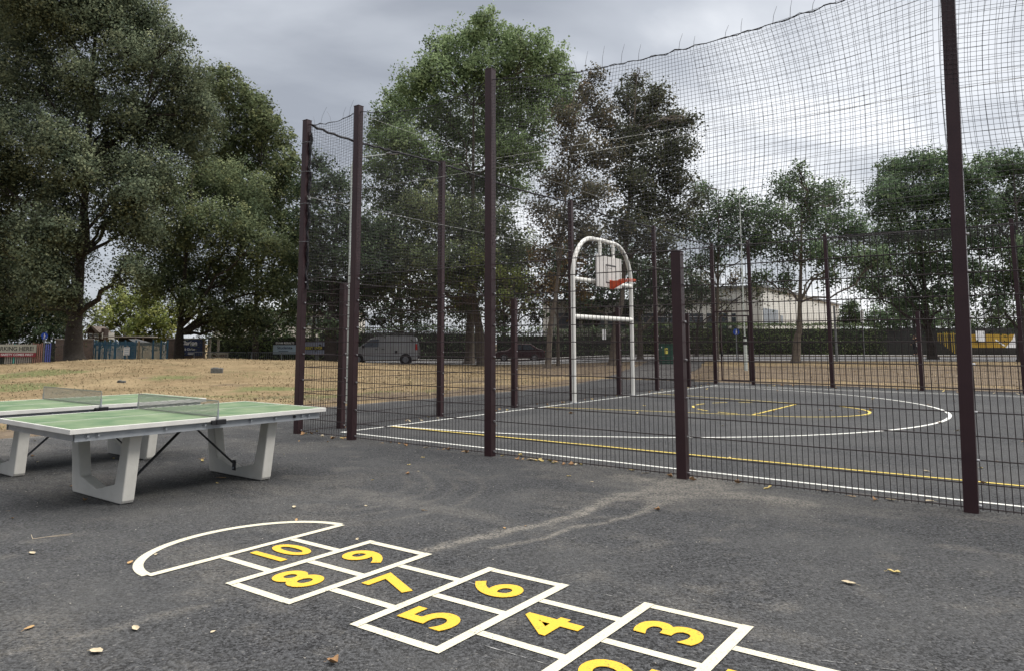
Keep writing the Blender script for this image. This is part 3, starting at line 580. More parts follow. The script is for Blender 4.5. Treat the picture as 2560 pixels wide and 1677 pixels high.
cable([ct(S1_, .05, 5.13), ct(S1_ + .4, FV, 5.10)], 'thin overhead cable from the second post across the court', .0026, sg=.10)
cable([ct(.05, side_v[2], 5.15), ct(14.5, side_v[2] + .1, 5.10)], 'thin overhead cable from a left side post across the court', .0026, sg=.08)
# rope bundle hanging down the corner post
m = MB(); pts = []
for q in range(60):
    z = 5.0 - q * .045; pts.append((.075 + .018 * math.sin(q * .45) + .012 * math.sin(q * 1.3), .03 + .012 * math.sin(q * .8), z))
m.tube(pts, [.016 + .007 * math.sin(q * .7) ** 2 for q in range(60)], 6)
pts2 = [(p[0] + .012 * math.sin(i * .9), p[1] - .018, p[2] + .06) for i, p in enumerate(pts[:52])]; m.tube(pts2, .011, 5)
bd = m.build('hanging_rope', M['rope']); bd.location = CB; bd.rotation_euler = (0, 0, TH); tag(bd, 'black bundle of gathered net and rope hanging down the corner post', 'rope')
for q, z in enumerate((4.86, 4.35, 3.80, 3.15)):
    m = MB(); s_ = PW / 2 + .004; m.tube([(-s_, -s_, z), (s_, -s_, z), (s_ + .06, 0, z), (s_, s_, z), (-s_, s_, z), (-s_, -s_, z)], .005, 4)
    b = m.build('cable_tie', M['tie']); b.location = CB; b.rotation_euler = (0, 0, TH); tag(b, 'thin dark cable tie strapped round the netted corner post', 'cable tie', 'ties round the corner post')
m = MB()
for k in range(9):
    a = rnd.uniform(0, 2 * PI); m.tube([(.09, 0, 3.9), (.09 + .03 * math.cos(a), .02 * math.sin(a), 3.9 + .035 * math.sin(a * 1.7)), (.11 + .02 * math.cos(a * 2), .02, 3.87)], .006, 4)
b = m.build('cable_clamp', M['bolt']); b.location = CB; b.rotation_euler = (0, 0, TH); tag(b, 'pale metal clamp knot on the corner post holding the middle cable', 'clamp')
# loose ends of cable ties standing up along the top rope
ties = [(.35, .28, .4), (.62, .22, -.5), (.2, .16, -.3), (.9, .2, .25), (1.05, .26, .3), (5.19, .16, .2), (5.30, .18, -.25), (5.42, .26, .12), (5.66, .28, .10), (5.92, .25, .16), (6.15, .2, .14), (6.66, .2, .2), (6.84, .13, .1), (7.2, .15, .25), (7.38, .18, .08), (7.72, .2, .2), (7.9, .22, .1), (8.12, .16, .25), (8.35, .14, .05), (3.0, .12, .1)]
for u, ln, lean in ties:
    z = float(ntop(np.array([u]))[0]); m = MB(); m.tube([(0, 0, 0), (lean * ln * .35, 0, ln * .5), (lean * ln * 1.2, .01, ln)], [.0028, .0025, .0016], 4)
    b = m.build('cable_tie', M['tie']); b.location = ct(u, 0, z); b.rotation_euler = (0, 0, TH); tag(b, 'loose thin tail of a cable tie sticking up from the top rope of the net', 'cable tie', 'cable tie tails along the top rope')

# ---------------------------------------------------------------- concrete table tennis tables
TT_A = .915
def tennis_table(loc, rz, label):
    t = thing('tennis_table', label, 'table', loc, rz, 'outdoor table tennis tables'); Lx, Ly, H = 2.74, 1.525, .745
    m = MB(); m.box((Lx / 2, Ly / 2, H - .012), (Lx - .036, Ly - .036, .024)); m.build('playing_surface', M['tabletop'], t)
    m = MB()
    m.box((Lx / 2, .010, H - .0205), (Lx, .020, .044)); m.box((Lx / 2, Ly - .010, H - .0205), (Lx, .020, .044))
    m.box((.010, Ly / 2, H - .0205), (.020, Ly - .04, .044)); m.box((Lx - .010, Ly / 2, H - .0205), (.020, Ly - .04, .044))
    m.build('edge_trim', M['trim'], t, bevel=.004)
    m = MB(); m.box((Lx / 2, Ly / 2, H + .0015), (Lx - .06, .004, .002)); m.build('centre_line', M['trim'], t)
    fr = MB()
    for y in (.045, Ly - .045): fr.box((Lx / 2, y, H - .074), (Lx - .12, .012, .072)); fr.box((Lx / 2, y + (.03 if y < .5 else -.03), H - .043), (Lx - .12, .06, .008))
    for x in (.07, Lx - .07): fr.box((x, Ly / 2, H - .074), (.012, Ly - .16, .066))
    for x in (.65, 1.37, 2.15): fr.box((x, Ly / 2, H - .070), (.09, Ly - .12, .05))
    fr.build('support_frame', M['galv'], t)
    for x in (.16, .25, .86, 1.26, 1.78, 2.08, 2.43, 2.52):
        b = MB(); b.tube([(x, .039, H - .066), (x, .033, H - .066)], .021, 14); b.tube([(x, .034, H - .066), (x, .020, H - .066)], .012, 6); b.build('bolt', M['galv'], t)
    b = MB(); b.tube([(2.33, .039, H - .07), (2.33, .026, H - .07)], .015, 12); b.build('bolt', M['blackplastic'], t)
    # U-shaped tapering concrete legs
    for x0 in (.60, 2.10):
        c = Ly / 2; out = [(-.595, H - .10), (-.500, .03), (-.485, .005), (.485, .005), (.500, .03), (.595, H - .10)]
        inn = [(.455, H - .10), (.350, .165), (.0, .085), (-.350, .165), (-.455, H - .10)]
        bm = MB(); poly = out + inn; th = .118; n = len(poly); k = 0
        # outline is a concave strip: build as quads between the outer and inner profile
        O = [(-.595, H - .10), (-.560, .42), (-.503, .035), (-.485, .004), (-.01, .004), (.01, .004), (.485, .004), (.503, .035), (.560, .42), (.595, H - .10)]
        I = [(-.455, H - .10), (-.410, .42), (-.350, .175), (-.335, .165), (-.01, .088), (.01, .088), (.335, .165), (.350, .175), (.410, .42), (.455, H - .10)]
        vs_ = []
        for d in (0, th):
            for (a, b_) in O: vs_.append((x0 + d, c + a, b_))
            for (a, b_) in I: vs_.append((x0 + d, c + a * (1.0 if d == 0 else 1.0), b_))
        bm.v = vs_; q = len(O); f = []
        for i in range(q - 1):
            f.append((i, i + 1, q + i + 1, q + i)); f.append((2 * q + i, 3 * q + i, 3 * q + i + 1, 2 * q + i + 1))
            f.append((i, 2 * q + i, 2 * q + i + 1, i + 1)); f.append((q + i, q + i + 1, 3 * q + i + 1, 3 * q + i))
        f.append((0, q, 3 * q, 2 * q)); f.append((q - 1, 3 * q - 1, 4 * q - 1, 2 * q - 1)); bm.f = f
        bm.build('leg', M['concrete'], t, bevel=.012, seg=3)
    for (xa, xb, ya) in ((.718, 1.32, .44), (2.10, 1.50, Ly / 2)):
        m = MB(); s = 1 if xb > xa else -1; a = Vector((xa + s * .012, ya, .14)); b = Vector((xb, ya, H - .085)); d = (b - a); ln = d.length; d.normalize()
        R = Matrix((d, Vector((0, 1, 0)), d.cross(Vector((0, 1, 0))))).transposed(); m.box((a + b) / 2, (ln, .045, .008), R=R)
        m.box((xa + s * .006, ya, .12), (.010, .055, .11)); m.build('brace', M['brace'], t)
        m = MB(); m.tube([(xa + s * .011, ya, .09), (xa + s * .022, ya, .09)], .011, 6); m.build('bolt', M['galv'], t)
    # net: perforated steel sheet standing across the middle
    net = MB(); nz0, nz1 = H + .006, H + .156; xm = Lx / 2
    for (z, w) in ((nz1, .006), (nz0, .005)): net.box((xm, Ly / 2, z), (.006, Ly + .02, w * 2))
    for y in (-.01, Ly + .01): net.box((xm, y, (nz0 + nz1) / 2), (.006, .012, nz1 - nz0))
    base = net.build('net', M['tnet'], t)
    Y = np.arange(.012, Ly, .0155); P1 = np.zeros((len(Y), 2, 3)); P1[:, :, 0] = xm; P1[:, :, 1] = Y[:, None]; P1[:, 0, 2] = nz0; P1[:, 1, 2] = nz1
    Z = np.arange(nz0 + .013, nz1, .0135); P2 = np.zeros((len(Z), 2, 3)); P2[:, :, 0] = xm; P2[:, 0, 1] = 0; P2[:, 1, 1] = Ly; P2[:, :, 2] = Z[:, None]
    v, f = join_np([np_lines(P1, .0015, 4), np_lines(P2, .0022, 4)]); np_mesh('net_mesh', v, f, M['tnet'], base)
    for y, s in ((-.012, -1), (Ly + .012, 1)):
        m = MB(); m.box((xm + .03, y, H - .045), (.105, .045, .05)); m.box((xm - .045, y, H - .045), (.05, .03, .04)); m.build('net_clamp', M['blackplastic'], t, bevel=.006)
        m = MB(); m.box((xm, y, H + .02), (.014, .010, .11)); m.build('net_bracket', M['galv'], t)
    return t
tennis_table((-3.446, 6.214, 0), TT_A, 'green table tennis table with pale concrete legs, the nearer of the two')
tennis_table((-5.30, 7.585, 0), TT_A + .008, 'green table tennis table cut by the left photo edge, farther of the two')

# ---------------------------------------------------------------- goal frame with basketball hoop
gl = thing('hoop_goal', 'white arched steel goal frame carrying a basketball hoop inside the court', 'goal', ct(.45, 9.83), math.atan2(CV.y, CV.x))   # local x along the side line, local -y into the court
HW = 1.655; m = MB(); arc = [(-HW, 0, 0), (-HW, 0, 1.5), (-HW, 0, 3.15)]; ra, rb = 1.02, 1.08
for q in range(1, 13): a = q / 12 * PI / 2; arc.append((-HW + ra - ra * math.cos(a), 0, 3.15 + rb * math.sin(a)))
arc += [(0, 0, 4.245)]; right = [(-x, y, z) for (x, y, z) in reversed(arc[:-1])]; m.tube(arc + right, .058, 18); m.build('arch_frame', M['goalwhite'], gl, smooth=True)
for z in (2.14, 3.10):
    m = MB(); m.tube([(-HW, 0, z), (HW, 0, z)], .062 if z < 3 else .058, 16); m.build('crossbar', M['goalwhite'], gl, smooth=True)
for s in (-1, 1):
    m = MB(); m.box((s * HW, 0, .012), (.20, .16, .02)); m.build('foot_plate', M['galv'], gl)
    m = MB(); m.box((s * .38, -.10, 3.66), (.11, .05, .95)); m.box((s * .38, -.085, 4.16), (.06, .05, .12)); m.build('hanger', M['goalwhite'], gl, bevel=.004)
    m = MB(); m.box((s * .38, -.10, 2.99), (.09, .05, .10)); m.build('lower_bracket', M['goalwhite'], gl)
bb = MB(); bb.box((.0, -.16, 3.37), (1.42, .05, .84)); bo = bb.build('backboard', M['board'], gl, bevel=.01)
m = MB(); y = -.1875
for (x0, x1, z0, z1) in ((-.23, .37, 3.535, 3.575), (-.23, -.195, 3.10, 3.54), (.335, .37, 3.10, 3.54), (-.23, .37, 3.07, 3.105)): m.box(((x0 + x1) / 2, y, (z0 + z1) / 2), (x1 - x0, .004, z1 - z0))
m.build('target_square', M['mark'], bo)
for x in (.0, .09, .14):
    m = MB(); m.box((x - .05, y, 3.475), (.035, .004, .012)); m.build('printed_mark', M['mark'], bo)
hp = MB(); hp.box((.07, -.195, 3.03), (.17, .02, .26)); ho = hp.build('hoop_plate', M['redhoop'], gl, bevel=.004)
m = MB()
for s in (-1, 1): m.prism([(-.20, 2.92), (-.20, 3.14), (-.62, 3.14), (-.62, 3.12)], .07 + s * .07 - .004, .07 + s * .07 + .004, fn=lambda a, b, d: (d, a, b))
m.build('hoop_bracket', M['redhoop'], ho)
m = MB(); rg = [(.07 + .225 * math.cos(a), -.66 + .225 * math.sin(a), 3.145) for a in [2 * PI * i / 32 for i in range(33)]]; m.tube(rg, .011, 8, caps=False); rg = [(x, yy, z - .03) for x, yy, z in rg]; m.tube(rg, .007, 6, caps=False)
m.build('hoop_ring', M['redhoop'], ho, smooth=True)

# ---------------------------------------------------------------- street lamps and signs
def lamp_post(base, h, arm, rz, label, r0=.075, r1=.045, lower=1.35, bands=False, tilt=.12, headl=.42):
    t = thing('street_lamp', label, 'street lamp', base, rz, 'street lamps')
    m = MB(); m.tube([(0, 0, -.1), (0, 0, lower), (0, 0, lower + .02)], [r0, r0, r1], 12); m.tube([(0, 0, lower), (0, 0, h - .2)], [r1, r1 * .8], 10); m.build('pole', M['palepole'], t, smooth=True)
    m = MB(); pts = [(0, 0, h - .22), (.02, 0, h - .08), (.09, 0, h), (.3, 0, h + .05), (arm, 0, h + tilt * arm + .06)]; m.tube(pts, .017, 8); m.build('arm', M['palepole'], t, smooth=True)
    m = MB(); hx = arm; hz_ = h + tilt * arm + .06; rr = [(0, .015, .02), (.06, .06, .035), (.2, .095, .05), (headl * .8, .09, .04), (headl, .03, .02)]
    vs0 = []
    for (dx, wy, wz) in rr:
        for k in range(10): a = 2 * PI * k / 10; m.v.append((hx + dx, wy * math.cos(a), hz_ + .02 + dx * tilt * .9 + wz * (math.sin(a) if math.sin(a) > 0 else .35 * math.sin(a))))
    for i in range(len(rr) - 1):
        for k in range(10): m.f.append((i * 10 + k, i * 10 + (k + 1) % 10, (i + 1) * 10 + (k + 1) % 10, (i + 1) * 10 + k))
    m.f.append(tuple(range(10))); m.f.append(tuple(40 + k for k in range(10)))
    hd = m.build('lamp_head', M['lamphead'], t, smooth=True)
    m = MB(); m.box((hx + headl * .5, 0, hz_ + .02 + headl * .5 * tilt - .02), (headl * .5, .12, .012), R=Matrix.Rotation(-tilt, 3, 'Y')); m.build('lens', M['lens'], hd)
    if bands:
        for z in (lower - .12, lower - .42):
            m = MB(); m.tube([(0, 0, z), (0, 0, z + .13)], r0 + .006, 12); m.build('band', M['black'], t)
    return t
lamp_post((-3.31, 17.97, 0), 6.08, .85, .30, 'tall pale green street lamp standing behind the two left fence posts', r0=.062, r1=.038, lower=1.12, headl=.42)
xr = at(1864, 900, 38).x; lamp_post((xr, 38, tzf(xr, 38)), 9.2, 1.1, PI - .25, 'tall pale lamp post with black bands behind the court gate', r0=.095, r1=.034, lower=1.75, bands=True, tilt=.22, headl=.55)
def ground_at(u, Y): x = at(u, 858, Y).x; return Vector((x, Y, tzf(x, Y)))
def blue_sign(u, Y, vt, label, r=.22, rz=0):
    g = ground_at(u, Y); top = at(u, vt, Y).z; t = thing('round_sign', label, 'road sign', g, rz, 'round blue path signs'); hh = top - g.z
    m = MB(); m.tube([(0, 0, -.1), (0, 0, hh - .1)], .038, 10); m.build('pole', M['greypole'], t)
    m = MB(); m.tube([(0, -.045, hh - r), (0, -.055, hh - r)], r, 28); m.build('sign_disc', M['signblue'], t)
    m = MB(); y = -.062
    m.tube([(-.0, y + .002, hh - r + .12), (0, y - .002, hh - r + .12)], .03, 10); m.box((0, y, hh - r + .01), (.06, .004, .16)); m.box((-.035, y, hh - r - .12), (.025, .004, .14), R=Matrix.Rotation(.25, 3, 'Y')); m.box((.035, y, hh - r - .12), (.025, .004, .14), R=Matrix.Rotation(-.25, 3, 'Y')); m.box((.05, y, hh - r + .02), (.02, .004, .13), R=Matrix.Rotation(-.5, 3, 'Y'))
    m.build('walker_symbol', M['white'], t)
blue_sign(111, 50, 831.5, 'round blue sign with white figure on a grey pole beside the parking banner', r=.23)
blue_sign(1841, 50.5, 822, 'round blue sign on a thin pole in front of the long hedge', r=.22)
g = ground_at(2159, 51.0); t = thing('plate_sign', 'thin pole with small white vertical plate in front of the hedge end', 'road sign', g); hh = at(2159, 776, 51).z - g.z
m = MB(); m.tube([(0, 0, -.1), (0, 0, hh)], .035, 8); m.build('pole', M['greypole'], t); m = MB(); m.box((-.03, -.05, hh - .42), (.20, .02, .80)); p_ = m.build('plate', M['white'], t)
for q in range(4): m = MB(); m.box((-.03, -.0635, hh - .2 - q * .15), (.12, .004, .05)); m.build('printed_bar', M['black'], p_)
g = ground_at(2090, 50.0); t = thing('wooden_post', 'dark slim post standing beside the far court post before the hedge', 'post', g); hh = at(2090, 766, 50).z - g.z
m = MB(); m.tube([(0, 0, -.1), (0, 0, hh)], [.09, .075], 8); m.tube([(0, 0, hh), (0, 0, hh + .05)], [.09, .05], 8); m.build('post', M['greypole'], t)

# ---------------------------------------------------------------- far left: fence, banners, brick walls, gate, playhouse
def frame_at(u, Y): g = ground_at(u, Y); return g
def zof(v, Y): return at(1209, v, Y).z
def xof(u, Y): return at(u, 858, Y).x
Yb = 54.0
t = thing('slat_fence', 'dark slatted school fence with a few pink, violet and turquoise slats', 'fence', (xof(-60, Yb), Yb, tzf(xof(60, Yb), Yb))); ox, oz = xof(-60, Yb), tzf(xof(60, Yb), Yb)
m = MB(); x1 = xof(142, Yb) - ox; top = zof(860, Yb) - oz
for z in (.35, top - .25): m.box((x1 / 2, .06, z), (x1, .05, .08))
m.build('rail', M['darkfence'], t)
k = 0; x = .06
while x < x1:
    u = 1209.3 + (x + ox) / Yb * 1828; cm_ = M['darkfence']
    if u > 92: cm_ = M['pinkfence'] if u < 122 else (M['purple'] if u < 138 else M['darkfence'])
    elif 20 < u < 92: cm_ = M['paleslat']
    if 44 < u < 49: cm_ = M['teal']
    m = MB(); tp = top + rnd.uniform(-.05, .05); m.prism([(x - .045, -.1), (x + .045, -.1), (x + .045, tp - .06), (x, tp), (x - .045, tp - .06)], -.012, .012); m.build('slat', cm_, t); x += .155; k += 1
# banner on that fence
def banner(u0, u1, v0, v1, Y, mt, name, label, cat='banner', th=.02):
    c = Vector(((xof(u0, Y) + xof(u1, Y)) / 2, Y, 0)); z1, z0 = zof(v0, Y), zof(v1, Y); t = thing(name, label, cat, (c.x, Y, z0)); w = xof(u1, Y) - xof(u0, Y)
    m = MB(); m.box((0, 0, (z1 - z0) / 2), (w, th, z1 - z0)); b = m.build('sheet', mt, t); return t, b, w, z1 - z0
t, b, w, hh = banner(-46, 92, 863, 883, Yb - .07, M['offwhite'], 'banner', 'off white NO PARKING HERE banner with red strip on the dark slat fence')
text_obj('NO PARKING HERE!', hh * .72, M['black'], b, (w / 2 - .18, -.013, hh * .46), (1, 0, 0), (0, 0, 1), .006, 'lettering', .002, 1.0, 'RIGHT')
m = MB(); m.box((0, -.0, -.16), (w, .02, .30)); r_ = m.build('red_strip', M['redband'], t)
text_obj("ROAD SAFETY COMES FIRST", .22, M['white'], r_, (w / 2 - .20, -.013, -.16), (1, 0, 0), (0, 0, 1), .003, 'lettering', .002, 1.12, 'RIGHT')
def brick_wall(u0, u1, vt, Y, label, th=.35):
    x0, x1 = xof(u0, Y), xof(u1, Y); g0 = tzf((x0 + x1) / 2, Y); t = thing('brick_wall', label, 'wall', ((x0 + x1) / 2, Y, g0)); hh = zof(vt, Y) - g0
    m = MB(); m.box((0, 0, hh / 2 - .2), (x1 - x0, th, hh + .4)); m.build('brickwork', BRICK, t); m = MB(); m.box((0, 0, hh + .035), (x1 - x0 + .06, th + .08, .07)); m.build('coping', M['cap'], t)
def brick_mat():
    m, t, b = newmat('brick_courses'); br = t.nodes.new('ShaderNodeTexBrick'); tcn = t.nodes.new('ShaderNodeTexCoord'); mp_ = t.nodes.new('ShaderNodeMapping'); mp_.inputs['Rotation'].default_value = (PI / 2, 0, 0); t.links.new(tcn.outputs['Object'], mp_.inputs[0]); t.links.new(mp_.outputs[0], br.inputs['Vector'])
    br.inputs['Color1'].default_value = lin(.13, .085, .065); br.inputs['Color2'].default_value = lin(.075, .05, .04); br.inputs['Mortar'].default_value = lin(.2, .18, .16); br.inputs['Scale'].default_value = 1; br.inputs['Brick Width'].default_value = .225; br.inputs['Row Height'].default_value = .075; br.inputs['Mortar Size'].default_value = .008
    t.links.new(br.outputs['Color'], b.inputs['Base Color']); b.inputs['Roughness'].default_value = .9; return m
BRICK = brick_mat()
brick_wall(142, 208, 851, 55.2, 'brown brick wall piece left of the big tree trunk')
brick_wall(210, 231, 851, 55.2, 'brown brick pier between the big trunk and the blue gate')
brick_wall(419, 512, 849, 57.0, 'brown brick wall carrying the navy sign')
# navy sign
t, b, w, hh = banner(441, 506, 849.5, 890, 56.7, M['navy'], 'navy_sign', 'navy blue sign board with white Clarion lettering on the brick wall', 'sign', .05)
text_obj('Clarion', .43, M['white'], b, (.62, -.03, hh - .28), (1, 0, 0), (0, 0, 1), .006, 'lettering', .003, 1.0, 'RIGHT')
m = MB(); m.box((.34, -.028, hh - .46), (.56, .006, .025)); m.build('small_print', M['white'], b)
text_obj('ill Clarion', .22, M['white'], b, (.50, -.03, hh - .76), (1, 0, 0), (0, 0, 1), .002, 'lettering', .003, 1.0, 'RIGHT')
for q in range(2): m = MB(); m.box((.18, -.028, hh - 1.02 - q * .1), (.5, .006, .03)); m.build('small_print', M['white'], b)
# blue palisade gate
Yg = 56.0; ox = xof(232, Yg); oz = tzf(xof(330, Yg), Yg); t = thing('palisade_gate', 'blue metal palisade gate with white notice between brick wall and brick pier', 'gate', (ox, Yg, oz)); X1 = xof(420, Yg) - ox; top = zof(854.5, Yg) - oz
def gx(u): return xof(u, Yg) - ox
x = .03; 
while x < X1:
    u = 1209.3 + (x + ox) / Yg * 1828; m = MB(); tp = top + (.0 if u < 346 else -.06); mt = M['bluepaint'] if u < 346 or u > 413 else M['bluegrey']
    m.prism([(x - .032, 0.0), (x + .032, 0.0), (x + .032, tp - .10), (x + .012, tp), (x - .012, tp), (x - .032, tp - .10)], -.008, .008); m.build('pale', mt, t); x += .085
for (a, b_) in ((232, 346), (346, 420)):
    for z in (.25, top - .28):
        m = MB(); m.box(((gx(a) + gx(b_)) / 2, .04, z), (gx(b_) - gx(a), .05, .06)); m.build('rail', M['bluepaint'], t)
for u in (234, 240, 262, 276, 289, 313, 340, 383, 403, 419):
    m = MB(); m.box((gx(u), .02, top / 2 + .04), (.09, .09, top + .1)); m.build('post', M['bluepaint'], t)
m = MB(); m.box((gx(348), -.03, top / 2), (.10, .09, top + .05)); m.build('post', M['woodpost'], t)
for (u0, u1, v0, v1) in ((311, 326, 869, 889),):
    m = MB(); m.box(((gx(u0) + gx(u1)) / 2, -.055, (zof(v0, Yg) + zof(v1, Yg)) / 2 - oz), (gx(u1) - gx(u0), .01, zof(v0, Yg) - zof(v1, Yg))); n_ = m.build('notice', M['white'], t)
    for q in range(4): m = MB(); m.box(((gx(u0) + gx(u1)) / 2, -.063, (zof(872 + q * 4.6, Yg)) - oz), (gx(u1) - gx(u0) - .12, .004, .035)); m.build('small_print', M['ltblue'], n_)
m = MB(); m.box((gx(412), -.075, zof(870, Yg) - oz), (.20, .01, .5)); n_ = m.build('notice', M['bluegrey'], t)
for q in range(3): m = MB(); m.box((gx(412), -.083, zof(870, Yg) - oz + .15 - q * .15), (.12, .004, .07)); m.build('small_print', M['white'], n_)
# playhouse
Yp = 61.0; cx_ = xof(236, Yp); oz = tzf(cx_, Yp); t = thing('playhouse', 'small half-timbered playhouse with steep brown roof peeping over the gate', 'playhouse', (cx_, Yp, oz))
px = lambda u: xof(u, Yp) - cx_; pz = lambda v: zof(v, Yp) - oz
m = MB(); m.box((0, 1.0, (pz(849) + pz(833)) / 2), (px(249) - px(212), 2.0, pz(833) - pz(849))); wl = m.build('wall', M['plaster'], t)
m = MB(); fy = -.02
for u in (212, 220, 227, 234, 241, 249): m.box((px(u), fy, (pz(849) + pz(833)) / 2), (.09, .05, pz(833) - pz(849)))
for v in (849, 841, 833.5): m.box((0, fy - .03, pz(v)), (px(249) - px(212), .05, .10))
m.prism([(px(216), pz(833)), (px(236), pz(833)), (px(226), pz(822))], -.08, -.02); m.build('timber_frame', M['tudor'], wl)
m = MB(); a, b_, c = (px(212), pz(833)), (px(226), pz(817.5)), (px(240), pz(833.5))
m.prism([(px(213.5), pz(834)), (px(227), pz(817)), (px(229), pz(817)), (px(216), pz(835))], -.25, 2.2); m.quad((px(227), -.25, pz(817)), (px(250), 1.2, pz(833)), (px(250), 1.3, pz(834.5)), (px(227), -.22, pz(819))); m.prism([(px(226), pz(817)), (px(231), pz(817)), (px(251), pz(834)), (px(240), pz(834))], -.2, 1.8); m.build('roof', M['rooftile'], t)
for (u0, u1) in ((221, 230), (235, 246)):
    m = MB(); m.box(((px(u0) + px(u1)) / 2, -.085, pz(840.5)), (px(u1) - px(u0), .02, .34)); wn = m.build('window', M['white'], wl)
    m = MB()
    for q in range(4): m.box((px(u0) + (q + .5) * (px(u1) - px(u0)) / 4, -.1, pz(840.5)), (.05, .01, .2))
    m.build('pane', M['black'], wn)
m = MB(); m.box((px(253), .5, (pz(853) + pz(823)) / 2), (px(257) - px(249), .7, pz(823) - pz(853))); m.build('tower', M['tudor'], t)
for u in (214, 246): m = MB(); m.box((px(u), .3, pz(849) / 2), (.12, .12, pz(849))); m.build('leg', M['tudor'], t)
# shelter behind the gate
Ys = 60.0; cx_ = xof(310, Ys); oz = tzf(cx_, Ys); t = thing('shelter', 'open shelter with flat pale roof behind the blue gate', 'shelter', (cx_, Ys, oz)); px = lambda u: xof(u, Ys) - cx_; pz = lambda v: zof(v, Ys) - oz
m = MB(); m.box(((px(258) + px(360)) / 2, 1.2, pz(843.5)), (px(360) - px(258), 2.6, .09)); m.build('flat_roof', M['cap'], t)
for u in (262, 334, 353): m = MB(); m.box((px(u), .3, pz(844) / 2), (.10, .10, pz(844))); m.build('support', M['woodpost'], t)
m = MB(); m.prism([(px(328), pz(849)), (px(350), pz(849)), (px(382), pz(858)), (px(345), pz(858))], -.5, -.42); m.build('awning', M['canopy'], t)
m = MB(); m.box(((px(262) + px(350)) / 2, 2.3, pz(853)), (px(350) - px(262), .1, pz(845) - pz(865))); m.build('back_panel', M['darkfence'], t)
# railing with cream HERE! plate
def railing(u0, u1, vt, Y0, Y1, label):
    a = Vector((xof(u0, Y0), Y0, 0)); b = Vector((xof(u1, Y1), Y1, 0)); L0 = (b - a).length; rz = math.atan2(b.y - a.y, b.x - a.x); oz = tzf(a.x, a.y)
    t = thing('railing', label, 'railing', (a.x, a.y, oz), rz); hh = zof(vt, Y0) - oz
    m = MB(); m.tube([(0, 0, hh), (L0, 0, hh)], .032, 6); m.tube([(0, 0, .12), (L0, 0, .12)], .02, 6); m.build('rail', M['greypole'], t)
    n = int(L0 / .16); P1 = np.zeros((n, 2, 3)); P1[:, :, 0] = (np.arange(n) * .16)[:, None]; P1[:, 0, 2] = .1; P1[:, 1, 2] = hh; v, f = np_lines(P1, .011, 4); np_mesh('bars', v, f, M['greypole'], t)
    for k in range(int(L0 / 2.3) + 1): m = MB(); m.tube([(k * 2.3, 0, -.2), (k * 2.3, 0, hh + .02)], .04, 8); m.build('post', M['greypole'], t)
railing(487, 742, 881, 52.5, 50.5, 'long low grey bar railing along the back of the dry lawn')
t, b, w, hh = banner(528, 572, 882, 899, 51.9, M['cream2'], 'railing_sign', 'small cream HERE plate with ringed car symbol fixed to the low railing', 'sign', .03)
m = MB(); rg = [(-w * .28 + .20 * math.cos(a), -.022, hh / 2 + .20 * math.sin(a)) for a in [2 * PI * i / 24 for i in range(25)]]; m.tube(rg, .018, 5, caps=False); m.build('ring_symbol', M['brownp'], b)
m = MB(); m.box((-w * .28, -.02, hh / 2 - .01), (.26, .008, .07)); m.box((-w * .28, -.02, hh / 2 + .05), (.15, .008, .06)); m.build('car_symbol', M['brownp'], b)
text_obj('HERE!', .27, M['brownp'], b, (w * .20, -.02, hh / 2), (1, 0, 0), (0, 0, 1), .008, 'lettering', .003, .85)
Ybn = 53.8
t, b, w, hh = banner(683, 742, 863, 885.5, Ybn, M['ltblue'], 'banner', 'pale blue banner with dark EXAM RESULTS heading behind the railing')
text_obj('Students', .27, M['navy'], b, (-.02, -.014, hh - .20), (1, 0, 0), (0, 0, 1), .004, 'lettering', .002, 1.15); m = MB(); m.box((.0, -.0, hh + .14), (w, .02, .27)); d_ = m.build('heading_strip', M['black'], t)
text_obj('EXAM RESULTS', .20, M['white'], d_, (0, -.014, hh + .14), (1, 0, 0), (0, 0, 1), .004, 'lettering', .002, 1.0)
for q in range(2): m = MB(); m.box((-.1 + q * .2, -.014, .2 - q * .1), (.7, .006, .04)); m.build('small_print', M['navy'], b)
t, b, w, hh = banner(752, 819, 855, 885, Ybn, M['greyban'], 'banner', 'grey blue banner with yellow BEST EVER lettering seen through the corner panel')
m = MB(); m.box((.0, -.014, hh * .48), (w * .80, .008, hh * .30)); bx_ = m.build('text_box', M['black'], b); text_obj('BEST EVER', .27, M['ytext'], bx_, (0, -.022, hh * .48), (1, 0, 0), (0, 0, 1), .004, 'lettering', .002, 1.0)
for u, Y in ((525, 56), (546, 56)):
    g = ground_at(u, Y); t = thing('concrete_post', 'weathered concrete post among hedge leaves behind the railing', 'post', g, 0, 'concrete posts behind the railing'); hh = zof(848, Y) - g.z; m = MB(); m.box((0, 0, hh / 2 - .1), (.14, .14, hh + .2)); m.build('post', M['cap'], t)

# ---------------------------------------------------------------- far right things
Yf = 65.6
t = thing('slat_fence', 'curved run of yellow painted slats beside the thick right post', 'fence', ground_at(2345, Yf)); ox = t.location.x; oz = t.location.z
m = MB(); m.box((xof(2375, Yf) - ox, .06, zof(833, Yf) - oz), (xof(2400, Yf) - xof(2344, Yf), .05, .07)); m.build('rail', M['yellowfence'], t)
for k in range(10):
    u = 2346 + k * 5.6; x = xof(u, Yf) - ox; tp = zof(827 + abs(k - 5) * .5, Yf) - oz if k < 8 else zof(855, Yf) - oz; bt = max(.1, zof(850 + k * 4.5, Yf) - oz); m = MB(); m.prism([(x - .035, bt), (x + .035, bt), (x + .035, tp - .06), (x, tp), (x - .035, tp - .06)], -.012, .012); m.build('slat', M['yellowfence'], t)
t = thing('board_fence', 'dark board fence behind the road at the right edge', 'fence', ground_at(2300, 66.2)); ox = t.location.x; oz = t.location.z - .3
